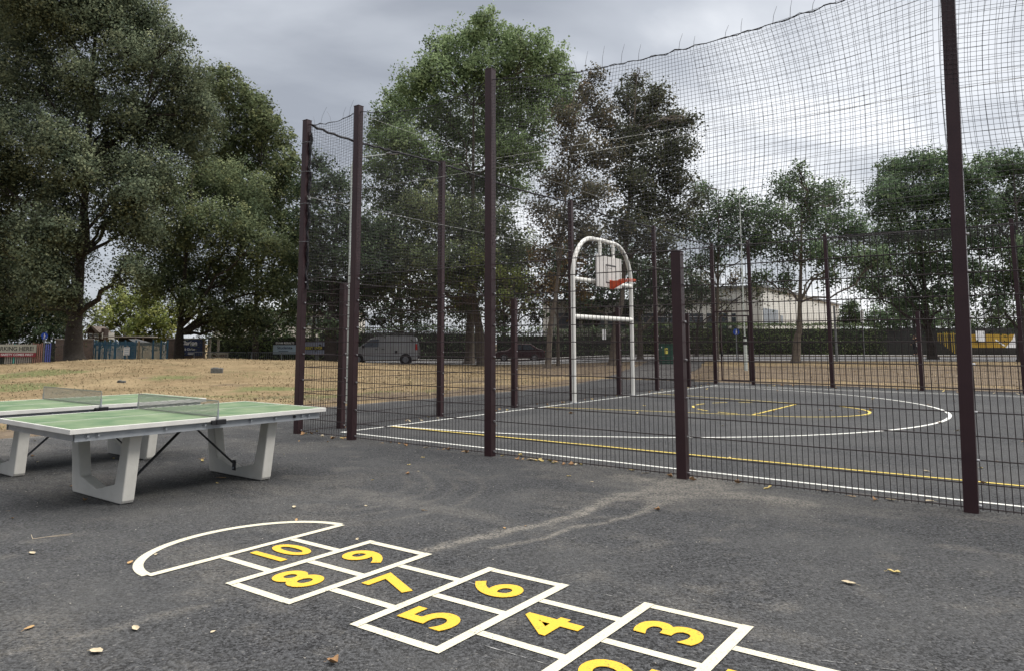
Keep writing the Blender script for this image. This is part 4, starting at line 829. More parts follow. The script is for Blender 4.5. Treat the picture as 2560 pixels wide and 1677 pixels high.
for k in range(118):
    x = xof(2205, 66.2) - ox + k * .135
    hgt_ = zof(826, 66.2) - oz + .04 * math.sin(k * 1.7); m = MB(); m.box((x, 0, hgt_ / 2), (.125, .025 + .01 * (k % 2), hgt_))
    if k == 0: allm = m
    else: n = len(allm.v); allm.v += m.v; allm.f += [tuple(i + n for i in f) for f in m.f]
allm.build('boards', M['darkfence'], t)
t, b, w, hh = banner(2424, 2541, 833, 866, 65.4, M['yellowban'], 'banner', 'long ochre yellow banner with white corner on the dark fence at right')
m = MB(); m.prism([(w / 2 - 1.0, 0), (w / 2, 0), (w / 2, hh), (w / 2 - .12, hh), (w / 2 - .35, hh * .6)], -.016, -.011); m.build('corner_print', M['white'], b)
m = MB(); m.prism([(w / 2 - 1.9, hh * .55), (w / 2 - 1.1, hh * .1), (w / 2 - 1.0, hh * .16), (w / 2 - 1.8, hh * .62)], -.016, -.011); m.build('stripe_print', M['white'], b)
t, b, w, hh = banner(2441, 2463, 825, 851, 65.2, M['white'], 'notice_board', 'upright white notice panel overlapping the ochre banner', 'notice')
# white building
def solid(name, base, rz, size, mt, parent, c): m = MB(); m.box(c, size); return m.build(name, mt, parent)
A1 = Vector((27.0, 71.0, tzf(27, 71))); dr = Vector((24, 34, 0)); Lb = dr.length; rz = math.atan2(dr.y, dr.x)
t = thing('school_building', 'long white building with dark ground floor windows behind the hedge', 'building', A1, rz); Hb = 6.9 - A1.z
m = MB(); m.box((Lb / 2, 6, Hb / 2), (Lb, 12, Hb)); w_ = m.build('wall', M['bwhite'], t); m = MB(); m.box((Lb / 2, 6, Hb + .12), (Lb + .5, 12.5, .24)); m.build('roof', M['bgrey'], t)
for k in range(3): m = MB(); m.box((1.2 + k * 2.0, -.02, 3.75), (1.8, .06, 1.5)); f = m.build('window', M['glass'], w_); m = MB(); m.box((1.2 + k * 2.0, -.055, 3.75), (.05, .02, 1.5)); m.build('window_frame', M['wframe'], f)
m = MB(); m.box((7.6, -.02, 3.5), (.9, .06, 1.0)); m.build('window', M['glass'], w_)
t2 = thing('school_wing', 'lower white building wing with dark strip windows behind the hedge and trees', 'building', (8.0, 72.5, tzf(8, 72.5)), 0); Hw = 5.6 - t2.location.z; m = MB(); m.box((9.0, 4, Hw / 2), (21, 8, Hw)); w_ = m.build('wall', M['bwhite'], t2); m = MB(); m.box((9.0, 4, Hw + .1), (21.4, 8.4, .2)); m.build('roof', M['bgrey'], t2)
for k in range(8): m = MB(); m.box((.4 + k * 2.45, -.02, Hw - 1.9), (2.1, .06, 1.5)); f = m.build('window', M['glass'], w_); m = MB(); m.box((.4 + k * 2.45, -.06, Hw - 1.9), (.06, .02, 1.5)); m.box((.4 + k * 2.45, -.06, Hw - 1.5), (2.1, .02, .05)); m.build('window_frame', M['wframe'], f)
t3 = thing('white_block', 'pale flat roofed block glimpsed between the left trees', 'building', (-30, 88, 0), 0); m = MB(); m.box((6, 4, 2.6), (17, 8, 5.2)); w_ = m.build('wall', M['bwhite'], t3); m = MB(); m.box((6, 4, 5.25), (17.4, 8.4, .16)); m.build('roof', M['bgrey'], t3)
for k in range(6): m = MB(); m.box((-1 + k * 2.6, -.02, 3.9), (1.9, .05, .8)); m.build('window', M['bluegrey'], w_)

# green utility cabinet
g = at(1664, 913, 46); zc_ = tzf(g.x, 46); cab = thing('utility_cabinet', 'green metal utility cabinet with yellow warning label at the path edge', 'cabinet', (g.x, 46, zc_), .12)
cw = xof(1682, 46) - xof(1646, 46); chh = zof(861, 46) - zc_
m = MB(); m.box((0, 0, chh / 2), (cw * .95, .40, chh)); m.build('body', M['cabgreen'], cab, bevel=.01); m = MB(); m.box((0, 0, chh + .025), (cw * 1.02, .46, .06)); m.build('top', M['cabgreen'], cab, bevel=.01)
for s in (-1, 1): m = MB(); m.box((s * cw * .235, -.207, chh / 2 + .02), (cw * .455, .016, chh * .86)); d_ = m.build('door', M['cabgreen'], cab, bevel=.003)
m = MB(); m.box((-cw * .02, -.222, chh * .70), (.20, .006, .36)); l_ = m.build('warning_label', M['labely'], cab); m = MB(); m.prism([(-.07, chh * .72), (.07, chh * .72), (0, chh * .72 + .12)], -.229, -.226); m.build('triangle_symbol', M['black'], l_)
m = MB(); m.box((-cw * .36, -.22, chh * .88), (.09, .006, .07)); m.build('small_label', M['white'], cab)
# paper notice on a tree trunk
ntc = at(1510, 836, 44.0); m = MB(); m.box((0, 0, 0), (.22, .01, .60)); b = m.build('paper_notice', M['white']); b.location = ntc; tag(b, 'narrow white paper notice hanging beside the tree trunk seen through the goal', 'notice')

# ---------------------------------------------------------------- van and car
def smooth_profile_body(prof, w0, w1, zmid, parent, name, mt, bevel=.05):
    # side profile extruded across the width, upper part leaning in (tumblehome)
    m = MB(); n = len(prof)
    fn = lambda s: [(x, s * (w0 if z < zmid else w0 - (w0 - w1) * (z - zmid) / (1.9 - zmid)), z) for x, z in prof]
    for s in (-1, 1): m.v += fn(s)
    m.f.append(tuple(range(n))); m.f.append(tuple(n + i for i in reversed(range(n))))
    for i in range(n): j = (i + 1) % n; m.f.append((i, n + i, n + j, j))
    return m.build(name, mt, parent, bevel=bevel, seg=3)
def wheel(parent, x, y, r=.32, s=-1):
    w = thing('wheel', None, None); w.parent = parent; w.location = (x, y, r)
    m = MB(); m.tube([(0, -.10, 0), (0, -.08, 0), (0, .08, 0), (0, .10, 0)], [r - .03, r, r, r - .03], 24); m.build('tyre', M['rubber'], w)
    m = MB(); m.tube([(0, s * .101, 0), (0, s * .115, 0)], r * .62, 18); m.tube([(0, s * .11, 0), (0, s * .13, 0)], r * .2, 10); m.build('rim', M['rim'], w)
vY = 49.6; vx = xof(868, vY); van = thing('parked_van', 'silver grey panel van with roof rack parked beyond the dry lawn', 'van', (vx, vY, tzf(vx + 2, vY) - .02), .02)
prof = [(.02, .30), (.0, .62), (.10, .86), (.55, 1.02), (.95, 1.14), (1.62, 1.66), (2.0, 1.80), (2.6, 1.86), (4.3, 1.86), (4.62, 1.80), (4.80, 1.30), (4.86, .95), (4.86, .34), (4.35, .26), (.6, .24)]
body = smooth_profile_body(prof, .90, .76, 1.0, van, 'body', M['van'])
ys = -.905
def vpoly(pts, name, mt, parent, y=None, th=.012):
    m = MB(); k = lambda z: (-.90 if z < 1.0 else -(.90 - .14 * (z - 1.0) / .9)); n = len(pts)
    for d in (0, -th): m.v += [(x, k(z) + d, z) for x, z in pts]
    m.f.append(tuple(range(n))); m.f.append(tuple(n + i for i in reversed(range(n))))
    for i in range(n): j = (i + 1) % n; m.f.append((i, n + i, n + j, j))
    return m.build(name, mt, parent)
vpoly([(1.08, 1.13), (1.70, 1.60), (2.22, 1.64), (2.22, 1.13)], 'side_window', M['glass'], van)
m = MB(); m.quad((1.00, -.74, 1.19), (1.00, .74, 1.19), (1.64, .66, 1.675), (1.64, -.66, 1.675)); m.build('windscreen', M['glass'], van)
vpoly([(1.02, .34), (1.03, .34), (1.03, 1.1), (1.02, 1.1)], 'door_seam', M['black'], van, th=.004)
for x in (2.28, 3.42): vpoly([(x, .34), (x + .014, .34), (x + .014, 1.74), (x, 1.74)], 'door_seam', M['black'], van, th=.004)
vpoly([(2.3, 1.36), (4.55, 1.36), (4.55, 1.375), (2.3, 1.375)], 'body_crease', M['rim'], van, th=.006)
vpoly([(2.0, .98), (2.18, .98), (2.18, 1.02), (2.0, 1.02)], 'door_handle', M['black'], van, th=.03); vpoly([(2.42, .98), (2.6, .98), (2.6, 1.02), (2.42, 1.02)], 'door_handle', M['black'], van, th=.03)
vpoly([(3.30, .70), (3.47, .70), (3.47, .90), (3.30, .90)], 'fuel_flap', M['black'], van, th=.006)
m = MB(); m.prism([(4.62, .95), (4.80, .95), (4.76, 1.35), (4.63, 1.35)], -.90, -.80); m.build('tail_light', M['tail'], van)
m = MB(); m.box((4.80, 0, .50), (.16, 1.78, .22)); m.build('rear_bumper', M['blackplastic'], van, bevel=.03); m = MB(); m.box((.06, 0, .46), (.16, 1.74, .24)); m.build('front_bumper', M['blackplastic'], van, bevel=.03)
m = MB(); m.box((.16, -.70, .80), (.20, .28, .16)); m.build('headlight', M['lens'], van, bevel=.02)
m = MB(); m.box((1.22, -1.0, 1.16), (.12, .2, .18)); m.build('mirror', M['blackplastic'], van, bevel=.02)
m = MB()
for x in (.86, 4.02): m.tube([(x, -.905, .33), (x, -.90, .33)], .39, 22)
m.build('wheel_arch', M['black'], van)
for x in (.86, 4.02): wheel(van, x, -.83); wheel(van, x, .83, s=1)
rk = MB()
for s in (-1, 1):
    rk.tube([(1.9, s * .66, 1.93), (4.55, s * .66, 1.99)], .022, 6); rk.tube([(1.75, s * .66, 2.03), (4.5, s * .66, 2.05)], .02, 6)
for k in range(5): x = 2.0 + k * .6; rk.tube([(x, -.66, 1.84), (x, -.66, 2.02), (x, .66, 2.02), (x, .66, 1.84)], .018, 6)
rk.build('roof_rack', M['rim'], van)
cY = 60; cxp = xof(1236, cY); car = thing('parked_car', 'dark maroon car in shade behind the fences, right of the twin tree trunks', 'car', (cxp, cY, tzf(cxp, cY) + .03), 0)
prof = [(.05, .28), (.0, .60), (.25, .78), (1.05, .90), (1.65, 1.36), (2.0, 1.44), (2.9, 1.42), (3.5, 1.05), (3.95, .95), (4.05, .60), (4.0, .28)]
smooth_profile_body(prof, .85, .62, .9, car, 'body', M['redcar'], .04)
for pts in ([(1.25, .95), (1.72, 1.32), (2.2, 1.36), (2.2, .95)], [(2.28, .95), (2.28, 1.36), (2.85, 1.33), (3.25, .97)]): m = MB(); m.prism(pts, -.86, -.75); m.build('side_window', M['glass'], car)
m = MB(); m.box((.1, -.6, .68), (.12, .3, .12)); m.build('headlight', M['lens'], car); m = MB(); m.box((3.98, -.6, .75), (.1, .3, .14)); m.build('tail_light', M['tail'], car)
for x in (.75, 3.2): wheel(car, x, -.78, .30); wheel(car, x, .78, .30, 1)

# ---------------------------------------------------------------- the person walking on the far pavement
def skinned(name, joints, edges, mt, parent, sub=1):
    me = bpy.data.meshes.new(name); me.from_pydata([j[0] for j in joints], edges, []); o = bpy.data.objects.new(name, me); COL.objects.link(o)
    md = o.modifiers.new('skin', 'SKIN'); md.use_smooth_shade = True
    for i, j in enumerate(joints): r = j[1]; me.skin_vertices[0].data[i].radius = (r, r) if not isinstance(r, tuple) else r
    me.skin_vertices[0].data[0].use_root = True
    s = o.modifiers.new('sub', 'SUBSURF'); s.levels = sub; s.render_levels = sub
    bpy.context.view_layer.update(); m2 = bpy.data.meshes.new_from_object(o.evaluated_get(bpy.context.evaluated_depsgraph_get())); bpy.data.objects.remove(o)
    o = bpy.data.objects.new(name, m2); m2.materials.clear(); m2.materials.append(mt); COL.objects.link(o); o.parent = parent; return o
g = ground_at(2288, 63.2); pr = thing('person', 'person in black coat and trousers walking along the far pavement with a pale bag', 'person', (g.x, 63.2, g.z + .12), PI / 2 + .3)
J = [((0, 0, .95), .13), ((0, 0, 1.18), .13), ((0, .01, 1.40), .15), ((0, .02, 1.50), .055), ((0, .04, 1.60), .085), ((0, .05, 1.70), .08), ((-.10, 0, .90), .09), ((-.11, .16, .50), .06), ((-.11, .26, .09), .04), ((-.11, .38, .04), .035), ((.10, 0, .90), .09), ((.11, .02, .48), .06), ((.11, -.28, .14), .04), ((.11, -.20, .04), .035), ((-.20, 0, 1.40), .06), ((-.24, -.10, 1.15), .045), ((-.22, -.04, .90), .032), ((-.22, .0, .82), .035), ((.20, 0, 1.40), .06), ((.24, .06, 1.13), .045), ((.22, .2, .93), .032), ((.22, .26, .87), .035)]
E_ = [(0, 1), (1, 2), (2, 3), (3, 4), (4, 5), (0, 6), (6, 7), (7, 8), (8, 9), (0, 10), (10, 11), (11, 12), (12, 13), (2, 14), (14, 15), (15, 16), (16, 17), (2, 18), (18, 19), (19, 20), (20, 21)]
skinned('body', J, E_, M['skin'], pr, 2)
K = [(p, (r + .02 if not isinstance(r, tuple) else r)) for p, r in J]
skinned('trousers', [K[0], K[6], K[7], K[8], K[10], K[11], K[12]], [(0, 1), (1, 2), (2, 3), (0, 4), (4, 5), (5, 6)], M['dark'], pr, 2)
skinned('coat', [((0, 0, .82), .17), ((0, 0, .98), .155), K[1], K[2], K[14], K[15], K[16], K[18], K[19], K[20]], [(0, 1), (1, 2), (2, 3), (3, 4), (4, 5), (5, 6), (3, 7), (7, 8), (8, 9)], M['dark'], pr, 2)
m = MB(); m.tube([(0, .03, 1.56), (0, .02, 1.66), (0, .03, 1.74), (0, .04, 1.785)], [.075, .098, .085, .03], 12); m.build('hair', M['hairm'], pr, smooth=True)
for s in (-1, 1): m = MB(); m.box((s * .11, (.36 if s < 0 else -.18), .035), (.09, .24, .07)); m.build('shoe', M['dark'], pr, bevel=.02)
m = MB(); m.box((-.30, .05, .95), (.08, .30, .42)); b = m.build('shoulder_bag', M['bag'], None, bevel=.03); b.location = pr.location; b.rotation_euler = pr.rotation_euler; tag(b, 'pale shoulder bag held by the person in black on the far pavement', 'bag')

# small stone blocks lying in the dry grass
for (u, v, s, lb) in ((545, 931, 1.0, 'grey rectangular stone block lying in the dry grass'), (309, 956, .4, 'low dark stone lump in the dry grass above the far tennis table net')):
    Y = 24.5 if u > 400 else 19.5; g = ground_at(u, Y)
    for _ in range(30):
        g = ground_at(u, Y); vv_ = 652 - 0; d_ = g - Vector((0, 0, CAM_H)); pv = 652.0 - 1828.0 * d_.dot(up) / d_.dot(fw); Y *= 1 + (pv - v) / 1500
    m = MB(); m.box((0, 0, .10 * s), (.44 * max(s, .55), .26 * max(s, .6), .20 * s)); m.box((-.05, -.02, .21 * s), (.2 * s, .18, .03))
    b = m.build('stone_block', M['stone'], bevel=.02); b.location = g; b.rotation_euler = (.04, .03, .2); tag(b, lb, 'stone')

# ---------------------------------------------------------------- trees
DM = 5.5
def leaf_faces(C, size, rg, tone, flat=.35, asp=.62):
    """C (n,3) centres -> rhombic leaf clumps with random orientation"""
    n = len(C); a = rg.normal(size=(n, 3)); a[:, 2] *= .7; a /= np.linalg.norm(a, axis=1, keepdims=True); b = rg.normal(size=(n, 3)); b[:, 2] *= flat + .65
    b -= a * (a * b).sum(1, keepdims=True); b /= np.linalg.norm(b, axis=1, keepdims=True) + 1e-9
    s = size * rg.uniform(.6, 1.35, n)[:, None]; l = a * s * .5; w = b * s * .5 * asp; nrm = np.cross(a, b) * s * .10
    V = np.stack([C - l, C + w * 1.0 - l * .1 + nrm, C + l, C - w * 1.0 - l * .1 + nrm], 1)
    F = np.arange(n * 4).reshape(n, 4); return V.reshape(-1, 3), F, np.repeat(tone, 4)
def crown(t, base, blobs, size, dens, mt, seed, spread=.30, per=26, name='crown', lowcut=None):
    rg = np.random.default_rng(seed); Cs, Ts, Ns, hubs = [], [], [], []
    for (c, r, rz_) in blobs:
        c = np.array(c); area = 4 * PI * r * rz_; ncl = max(4, int(area * dens * DM / per / (size * size * .5) * .32)); d = rg.normal(size=(ncl, 3)); d[:, 2] += .18; d /= np.linalg.norm(d, axis=1, keepdims=True)
        rad = rg.uniform(.10, 1.0, ncl) ** .50; lump = 1 + .26 * np.sin(d[:, 0] * 5 + seed) * np.sin(d[:, 2] * 6 + c[0]) + rg.normal(0, .12, ncl)
        cc = c + d * np.array([r, r, rz_]) * (rad * lump)[:, None]
        k = rg.integers(per // 2, int(per * 1.5), ncl); out_ = rg.random(ncl) < .13; cc = np.where(out_[:, None], c + d * np.array([r, r, rz_]) * rg.uniform(1.0, 1.28, (ncl, 1)), cc); k = np.where(out_, k // 3 + 1, k); idx = np.repeat(np.arange(ncl), k); off = rg.normal(size=(len(idx), 3)) * spread * np.array([1, 1, .62]) * rg.uniform(.5, 1.3, ncl)[idx][:, None]
        off[:, 2] -= .5 * (off[:, 0] ** 2 + off[:, 1] ** 2) / max(.25, spread)
        p = cc[idx] + off; tn = np.clip(rg.normal(.42, .24, ncl)[idx] + rg.normal(0, .09, len(idx)), 0, 1); Cs.append(p); Ts.append(tn); nn_ = (cc[idx] - c) / np.array([r, r, rz_]) + off * .9 / spread * .35; nn_[:, 2] += .25; Ns.append(nn_ / (np.linalg.norm(nn_, axis=1, keepdims=True) + 1e-9)); hubs.append((c, cc[rg.integers(0, ncl, 9)]))
    C_ = np.concatenate(Cs); T_ = np.concatenate(Ts)
    if lowcut is not None: kmask = C_[:, 2] > lowcut; C_, T_ = C_[kmask], T_[kmask]
    v, f, tn = leaf_faces(C_ - np.array(base), size, rg, T_); np_mesh(name, v, f, mt, t, attr={'tone': ('FLOAT', 'POINT', tn), 'outward': ('FLOAT_VECTOR', 'POINT', np.repeat(np.concatenate(Ns), 4, axis=0))}); return hubs
def wiggly(a, b, n, amp, rg, droop=0.0):
    a = np.array(a, float); b = np.array(b, float); t = np.linspace(0, 1, n)[:, None]; p = a + (b - a) * t; ln = np.linalg.norm(b - a)
    off = np.cumsum(rg.normal(0, 1, (n, 3)), 0) * .7; off -= off[0] + (off[-1] - off[0]) * t; p = p + off * amp * ln / n ** .5 * .35; p[:, 2] += droop * ln * (t[:, 0] * (1 - t[:, 0])) * 2; return p
def tree(label, u, Y, mt, blobs, size=.17, dens=1.0, r0=.4, fork=None, bark='bark', seed=1, lean=0.0, name='broadleaf_tree', trunk_h=None, twigs=True, twig_r=.016, flare=1.5, depth=1.0, z_sink=.15, per=26, spread=.30, group='trees round the playground'):
    base = ground_at(u, Y); bp_ = np.array(base); t = thing(name, label, 'tree', base, 0, group); rg = np.random.default_rng(seed)
    B = []
    for bl in blobs:
        bu, bv, br = bl[:3]; dy = bl[3] if len(bl) > 3 else rg.uniform(-1, 1) * 1.6 * depth; c = at(bu, bv, Y + dy); r = br / 1828 * (Y + dy); B.append((np.array(c), r, r * (bl[4] if len(bl) > 4 else .88)))
    hubs = crown(t, base, B, size, dens, mt, seed, spread=spread, per=per)
    cxm = np.mean([c[0] for c, _, _ in B]) * .6 + base.x * .4; zt = max([c[2] - r * .1 for c, r, _ in B if abs(c[0] - cxm) < r * .8] or [B[0][0][2] * .6]); zf = (fork if fork else (zt * .35)); top = np.array([cxm + lean, Y, zt])
    m = MB(); n = 12; kpts = np.array([[base.x, Y, base.z - z_sink], [base.x + (top[0] - base.x) * .02, Y, base.z + .25], [base.x + (top[0] - base.x) * .12, Y, base.z + zf * .55], [base.x + (top[0] - base.x) * .35, Y, base.z + zf], [top[0], Y, top[2]]])
    tt = np.linspace(0, 4, 15); pth = np.stack([np.interp(tt, np.arange(5), kpts[:, i]) for i in range(3)], 1); pth[3:, :2] += np.cumsum(rg.normal(0, .035, (12, 2)), 0) * r0 * 2
    rad = np.interp(tt, [0, .5, 1, 2, 3, 4], [r0 * flare * 1.1, r0 * flare, r0 * 1.15, r0 * .95, r0 * .60, r0 * .10]); m.tube(pth - bp_, list(rad), 12)
    m.build('trunk', M[bark], t, smooth=True)
    m = MB()
    for (c, tw) in hubs:
        zc = c[2]; k = np.argmin(np.abs(pth[:, 2] - max(base.z + zf * .85, zc - .55 * math.hypot(c[0] - pth[-1][0], 1.5) - .8))); a = pth[k]; ra = rad[k] * .55
        if np.linalg.norm(c - a) < .3: continue
        p = wiggly(a, c, 8, .5, rg, .08); m.tube(p - bp_, list(np.linspace(max(.03, ra), .035, 8)), 7)
        if twigs:
            for e_ in tw: q = wiggly(p[rg.integers(4, 8)], e_, 5, .5, rg); m.tube(q - bp_, list(np.linspace(.035, twig_r * .5, 5)), 4)
    if m.v: m.build('branches', M[bark], t, smooth=True)
    return t

def R_(u, v, r, *a): return (u, v, r) + a
tree('huge dark oak with thick flared trunk at the left, filling the top left corner', 188, 42, LM['oak'], [
  R_(60, -60, 130), R_(230, -70, 140), R_(-40, 60, 120), R_(90, 60, 110), R_(190, 20, 110), R_(300, 30, 110), R_(375, 55, 62), R_(330, 140, 90), R_(415, 165, 66), R_(440, 100, 38), R_(470, 180, 48), R_(465, 250, 65), R_(510, 270, 46), R_(70, 180, 110), R_(-60, 240, 110),
  R_(190, 250, 75), R_(300, 270, 90), R_(400, 310, 95), R_(480, 350, 60), R_(40, 330, 110), R_(150, 360, 90), R_(260, 400, 90), R_(360, 430, 85), R_(-60, 420, 110), R_(60, 470, 100), R_(150, 500, 80), R_(300, 520, 75), R_(-30, 580, 100), R_(90, 590, 85), R_(170, 640, 62), R_(350, 560, 70), R_(110, 700, 70), R_(-40, 700, 80), R_(200, 770, 36), R_(320, 670, 42), R_(150, 560, 50, -3.5), R_(200, 420, 60, -3.5), R_(120, 650, 50, -3), R_(200, 180, 60, -3.5), R_(180, 730, 30, -2), R_(330, 480, 60, -3)],
  size=.15, dens=1.3, spread=.36, per=50, r0=.46, fork=3.2, seed=3, flare=1.55, depth=2.0)
tree('grey green oak with leaning black trunk in front of the navy sign', 452, 50, LM['oak2'], [
  R_(430, 470, 80), R_(520, 450, 80), R_(600, 480, 80), R_(500, 560, 90), R_(600, 590, 85), R_(410, 590, 70), R_(680, 620, 60), R_(440, 670, 70), R_(540, 690, 75), R_(630, 700, 60), R_(395, 700, 45), R_(700, 720, 45), R_(480, 740, 46), R_(560, 775, 50), R_(340, 670, 40), R_(640, 790, 42), R_(520, 810, 34), R_(590, 830, 26)],
  size=.165, dens=1.3, spread=.36, per=46, r0=.32, fork=2.6, seed=7, depth=1.8, lean=-.6)
tree('olive yellow tinged tree whose crown slopes down to the corner post', 640, 58, LM['olive'], [
  R_(548, 180, 36), R_(520, 240, 60), R_(575, 225, 55), R_(620, 265, 52), R_(560, 340, 85), R_(640, 320, 60), R_(650, 255, 36), R_(670, 310, 42), R_(705, 350, 38), R_(640, 400, 85), R_(710, 420, 50), R_(700, 480, 60), R_(735, 400, 24), R_(720, 560, 55), R_(650, 520, 80), R_(730, 640, 45), R_(700, 700, 50), R_(560, 430, 80), R_(735, 760, 34)],
  size=.21, dens=1.1, r0=.26, fork=3, seed=12, depth=1.5)
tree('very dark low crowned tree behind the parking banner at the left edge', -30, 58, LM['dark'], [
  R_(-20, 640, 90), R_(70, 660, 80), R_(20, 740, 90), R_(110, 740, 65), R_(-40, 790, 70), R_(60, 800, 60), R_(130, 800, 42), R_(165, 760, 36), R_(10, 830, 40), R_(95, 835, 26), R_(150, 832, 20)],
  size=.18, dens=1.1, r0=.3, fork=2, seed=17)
tree('sunny yellow green tree behind the blue gate', 330, 72, LM['lime'], [
  R_(270, 800, 48), R_(330, 770, 50), R_(390, 790, 52), R_(340, 820, 42), R_(420, 820, 34), R_(260, 840, 24), R_(300, 740, 40), R_(450, 770, 40), R_(380, 730, 40), R_(160, 780, 30), R_(185, 810, 26), R_(400, 845, 26)],
  size=.26, dens=1.0, r0=.25, fork=2, seed=19)
tree('green tree behind the railing, left of the corner post', 640, 63, LM['hedge'], [R_(560, 800, 42), R_(620, 790, 45), R_(680, 800, 45), R_(735, 790, 40), R_(700, 840, 30), R_(640, 845, 32)], size=.22, dens=.9, r0=.2, fork=1.5, seed=21)
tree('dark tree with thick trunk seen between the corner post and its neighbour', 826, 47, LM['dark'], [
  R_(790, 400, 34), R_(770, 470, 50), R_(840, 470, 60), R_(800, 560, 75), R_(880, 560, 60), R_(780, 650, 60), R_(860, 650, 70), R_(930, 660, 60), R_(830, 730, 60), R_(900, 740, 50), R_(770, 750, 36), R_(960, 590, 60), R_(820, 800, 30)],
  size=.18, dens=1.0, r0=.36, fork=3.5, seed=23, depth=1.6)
tree('tall fresh green tree whose rounded crown rises above the middle post', 1172, 52, LM['bright'], [
  R_(1213, 45, 36), R_(1180, 90, 55), R_(1250, 90, 52), R_(1110, 125, 55), R_(1330, 115, 50), R_(1375, 150, 50), R_(1290, 160, 75), R_(1190, 180, 85), R_(1080, 180, 62), R_(1040, 205, 55), R_(1400, 200, 45), R_(1350, 225, 65), R_(1250, 260, 85), R_(1000, 255, 50), R_(1090, 280, 80), R_(965, 290, 44), R_(1420, 250, 32), R_(1330, 300, 60), R_(1010, 350, 65), R_(950, 345, 40), R_(1170, 340, 85),
  R_(1270, 370, 75), R_(960, 410, 60), R_(1060, 420, 80), R_(1150, 460, 75), R_(1250, 460, 70), R_(1330, 390, 45)],
  size=.20, dens=1.25, per=40, spread=.34, r0=.30, fork=5.5, bark='barkg', seed=29, depth=2.2)
tree('shaded mid green tree with drooping foliage behind the middle post', 1206, 49, LM['oak2'], [
  R_(980, 500, 70), R_(1060, 530, 80), R_(1140, 560, 85), R_(1220, 560, 70), R_(950, 590, 65), R_(1020, 640, 75), R_(1110, 660, 75), R_(1200, 660, 75), R_(1290, 620, 55), R_(960, 700, 50), R_(1050, 740, 45), R_(1150, 750, 45), R_(1270, 720, 50), R_(1230, 780, 26), R_(1000, 780, 26)],
  size=.18, dens=1.15, r0=.28, fork=5, bark='barkg', seed=31, depth=1.8)
tree('yellow green understorey tree hanging low between the twin trunks and the pale leaning trunk', 1290, 46, LM['lime'], [R_(1180, 640, 36), R_(1240, 680, 42), R_(1300, 690, 40), R_(1260, 740, 30), R_(1170, 700, 30), R_(1320, 750, 24)], size=.18, dens=.5, r0=.10, fork=3, bark='barkg', seed=33)
tree('thin crowned russet brown tree with pale leaning trunk left of the goal', 1368, 44, LM['brown'], [
  R_(1490, 185, 26), R_(1470, 240, 42), R_(1420, 290, 42), R_(1500, 290, 50), R_(1440, 370, 60), R_(1510, 390, 50), R_(1400, 450, 52), R_(1480, 480, 60), R_(1400, 550, 50), R_(1470, 580, 50), R_(1350, 520, 36)],
  size=.17, dens=1.0, r0=.16, fork=4.5, bark='barkg', seed=37, lean=.4, depth=1.5, per=16)
tree('small rust orange tree low behind the left goal upright', 1395, 47, LM['rust'], [R_(1350, 640, 40), R_(1400, 600, 40), R_(1430, 660, 44), R_(1380, 700, 40), R_(1340, 720, 28), R_(1450, 720, 32)], size=.18, dens=.55, r0=.10, fork=3, bark='barkg', seed=39, per=16)
tree('dark brownish tree with grey trunk directly behind the basketball board', 1530, 46, LM['brown2'], [
  R_(1590, 200, 28), R_(1570, 250, 45), R_(1640, 240, 42), R_(1620, 310, 60), R_(1690, 300, 40), R_(1560, 350, 55), R_(1700, 370, 45), R_(1640, 400, 60), R_(1580, 450, 55), R_(1690, 450, 45), R_(1625, 510, 60), R_(1700, 540, 44), R_(1560, 560, 55), R_(1640, 600, 55), R_(1725, 300, 20), R_(1740, 500, 22)],
  size=.19, dens=1.35, r0=.24, fork=4.2, bark='barkg', seed=41, depth=1.6, per=18)
tree('low spreading dark tree with bare pale branches right of the goal', 1600, 53, LM['dark'], [R_(1560, 640, 50), R_(1640, 680, 60), R_(1710, 700, 50), R_(1500, 680, 46), R_(1760, 730, 32), R_(1600, 740, 40), R_(1460, 760, 34), R_(1680, 760, 30)], size=.18, dens=.8, r0=.2, fork=2.5, bark='barkg', seed=43, depth=2.2)
tree('sparse dark tree behind the black banded lamp post', 1790, 52, LM['far'], [R_(1760, 480, 36), R_(1800, 540, 55), R_(1850, 510, 45), R_(1890, 540, 42), R_(1750, 570, 45), R_(1830, 600, 50), R_(1900, 600, 34), R_(1780, 650, 36), R_(1740, 650, 26)], size=.18, dens=.85, r0=.17, fork=4, bark='barkg', seed=47, per=14)
tree('street tree with a grey trunk and forked limbs in front of the hedge', 1987, 48, LM['far'], [R_(1995, 425, 24), R_(1960, 470, 42), R_(2020, 480, 46), R_(2080, 490, 42), R_(1940, 540, 48), R_(2020, 550, 55), R_(2100, 560, 52), R_(2150, 580, 36), R_(1900, 600, 40), R_(1970, 620, 45), R_(2050, 630, 48), R_(2130, 640, 40), R_(1900, 690, 28), R_(1960, 700, 26), R_(2190, 640, 28), R_(2080, 690, 22)],
  size=.17, dens=1.1, r0=.24, fork=2.6, bark='barkg', seed=53, depth=1.8)
tree('broad dark green tree with low limbs left of the thick right post', 2330, 54, LM['far'], [R_(2215, 470, 40), R_(2240, 425, 45), R_(2300, 405, 45), R_(2360, 410, 45), R_(2220, 500, 60), R_(2300, 490, 60), R_(2380, 480, 60), R_(2230, 580, 55), R_(2320, 580, 60), R_(2400, 570, 50), R_(2200, 650, 45), R_(2290, 670, 60), R_(2380, 660, 50), R_(2200, 720, 40), R_(2280, 750, 50), R_(2370, 740, 50), R_(2150, 700, 26)],
  size=.18, dens=1.4, r0=.3, fork=2.5, seed=59, depth=1.8)
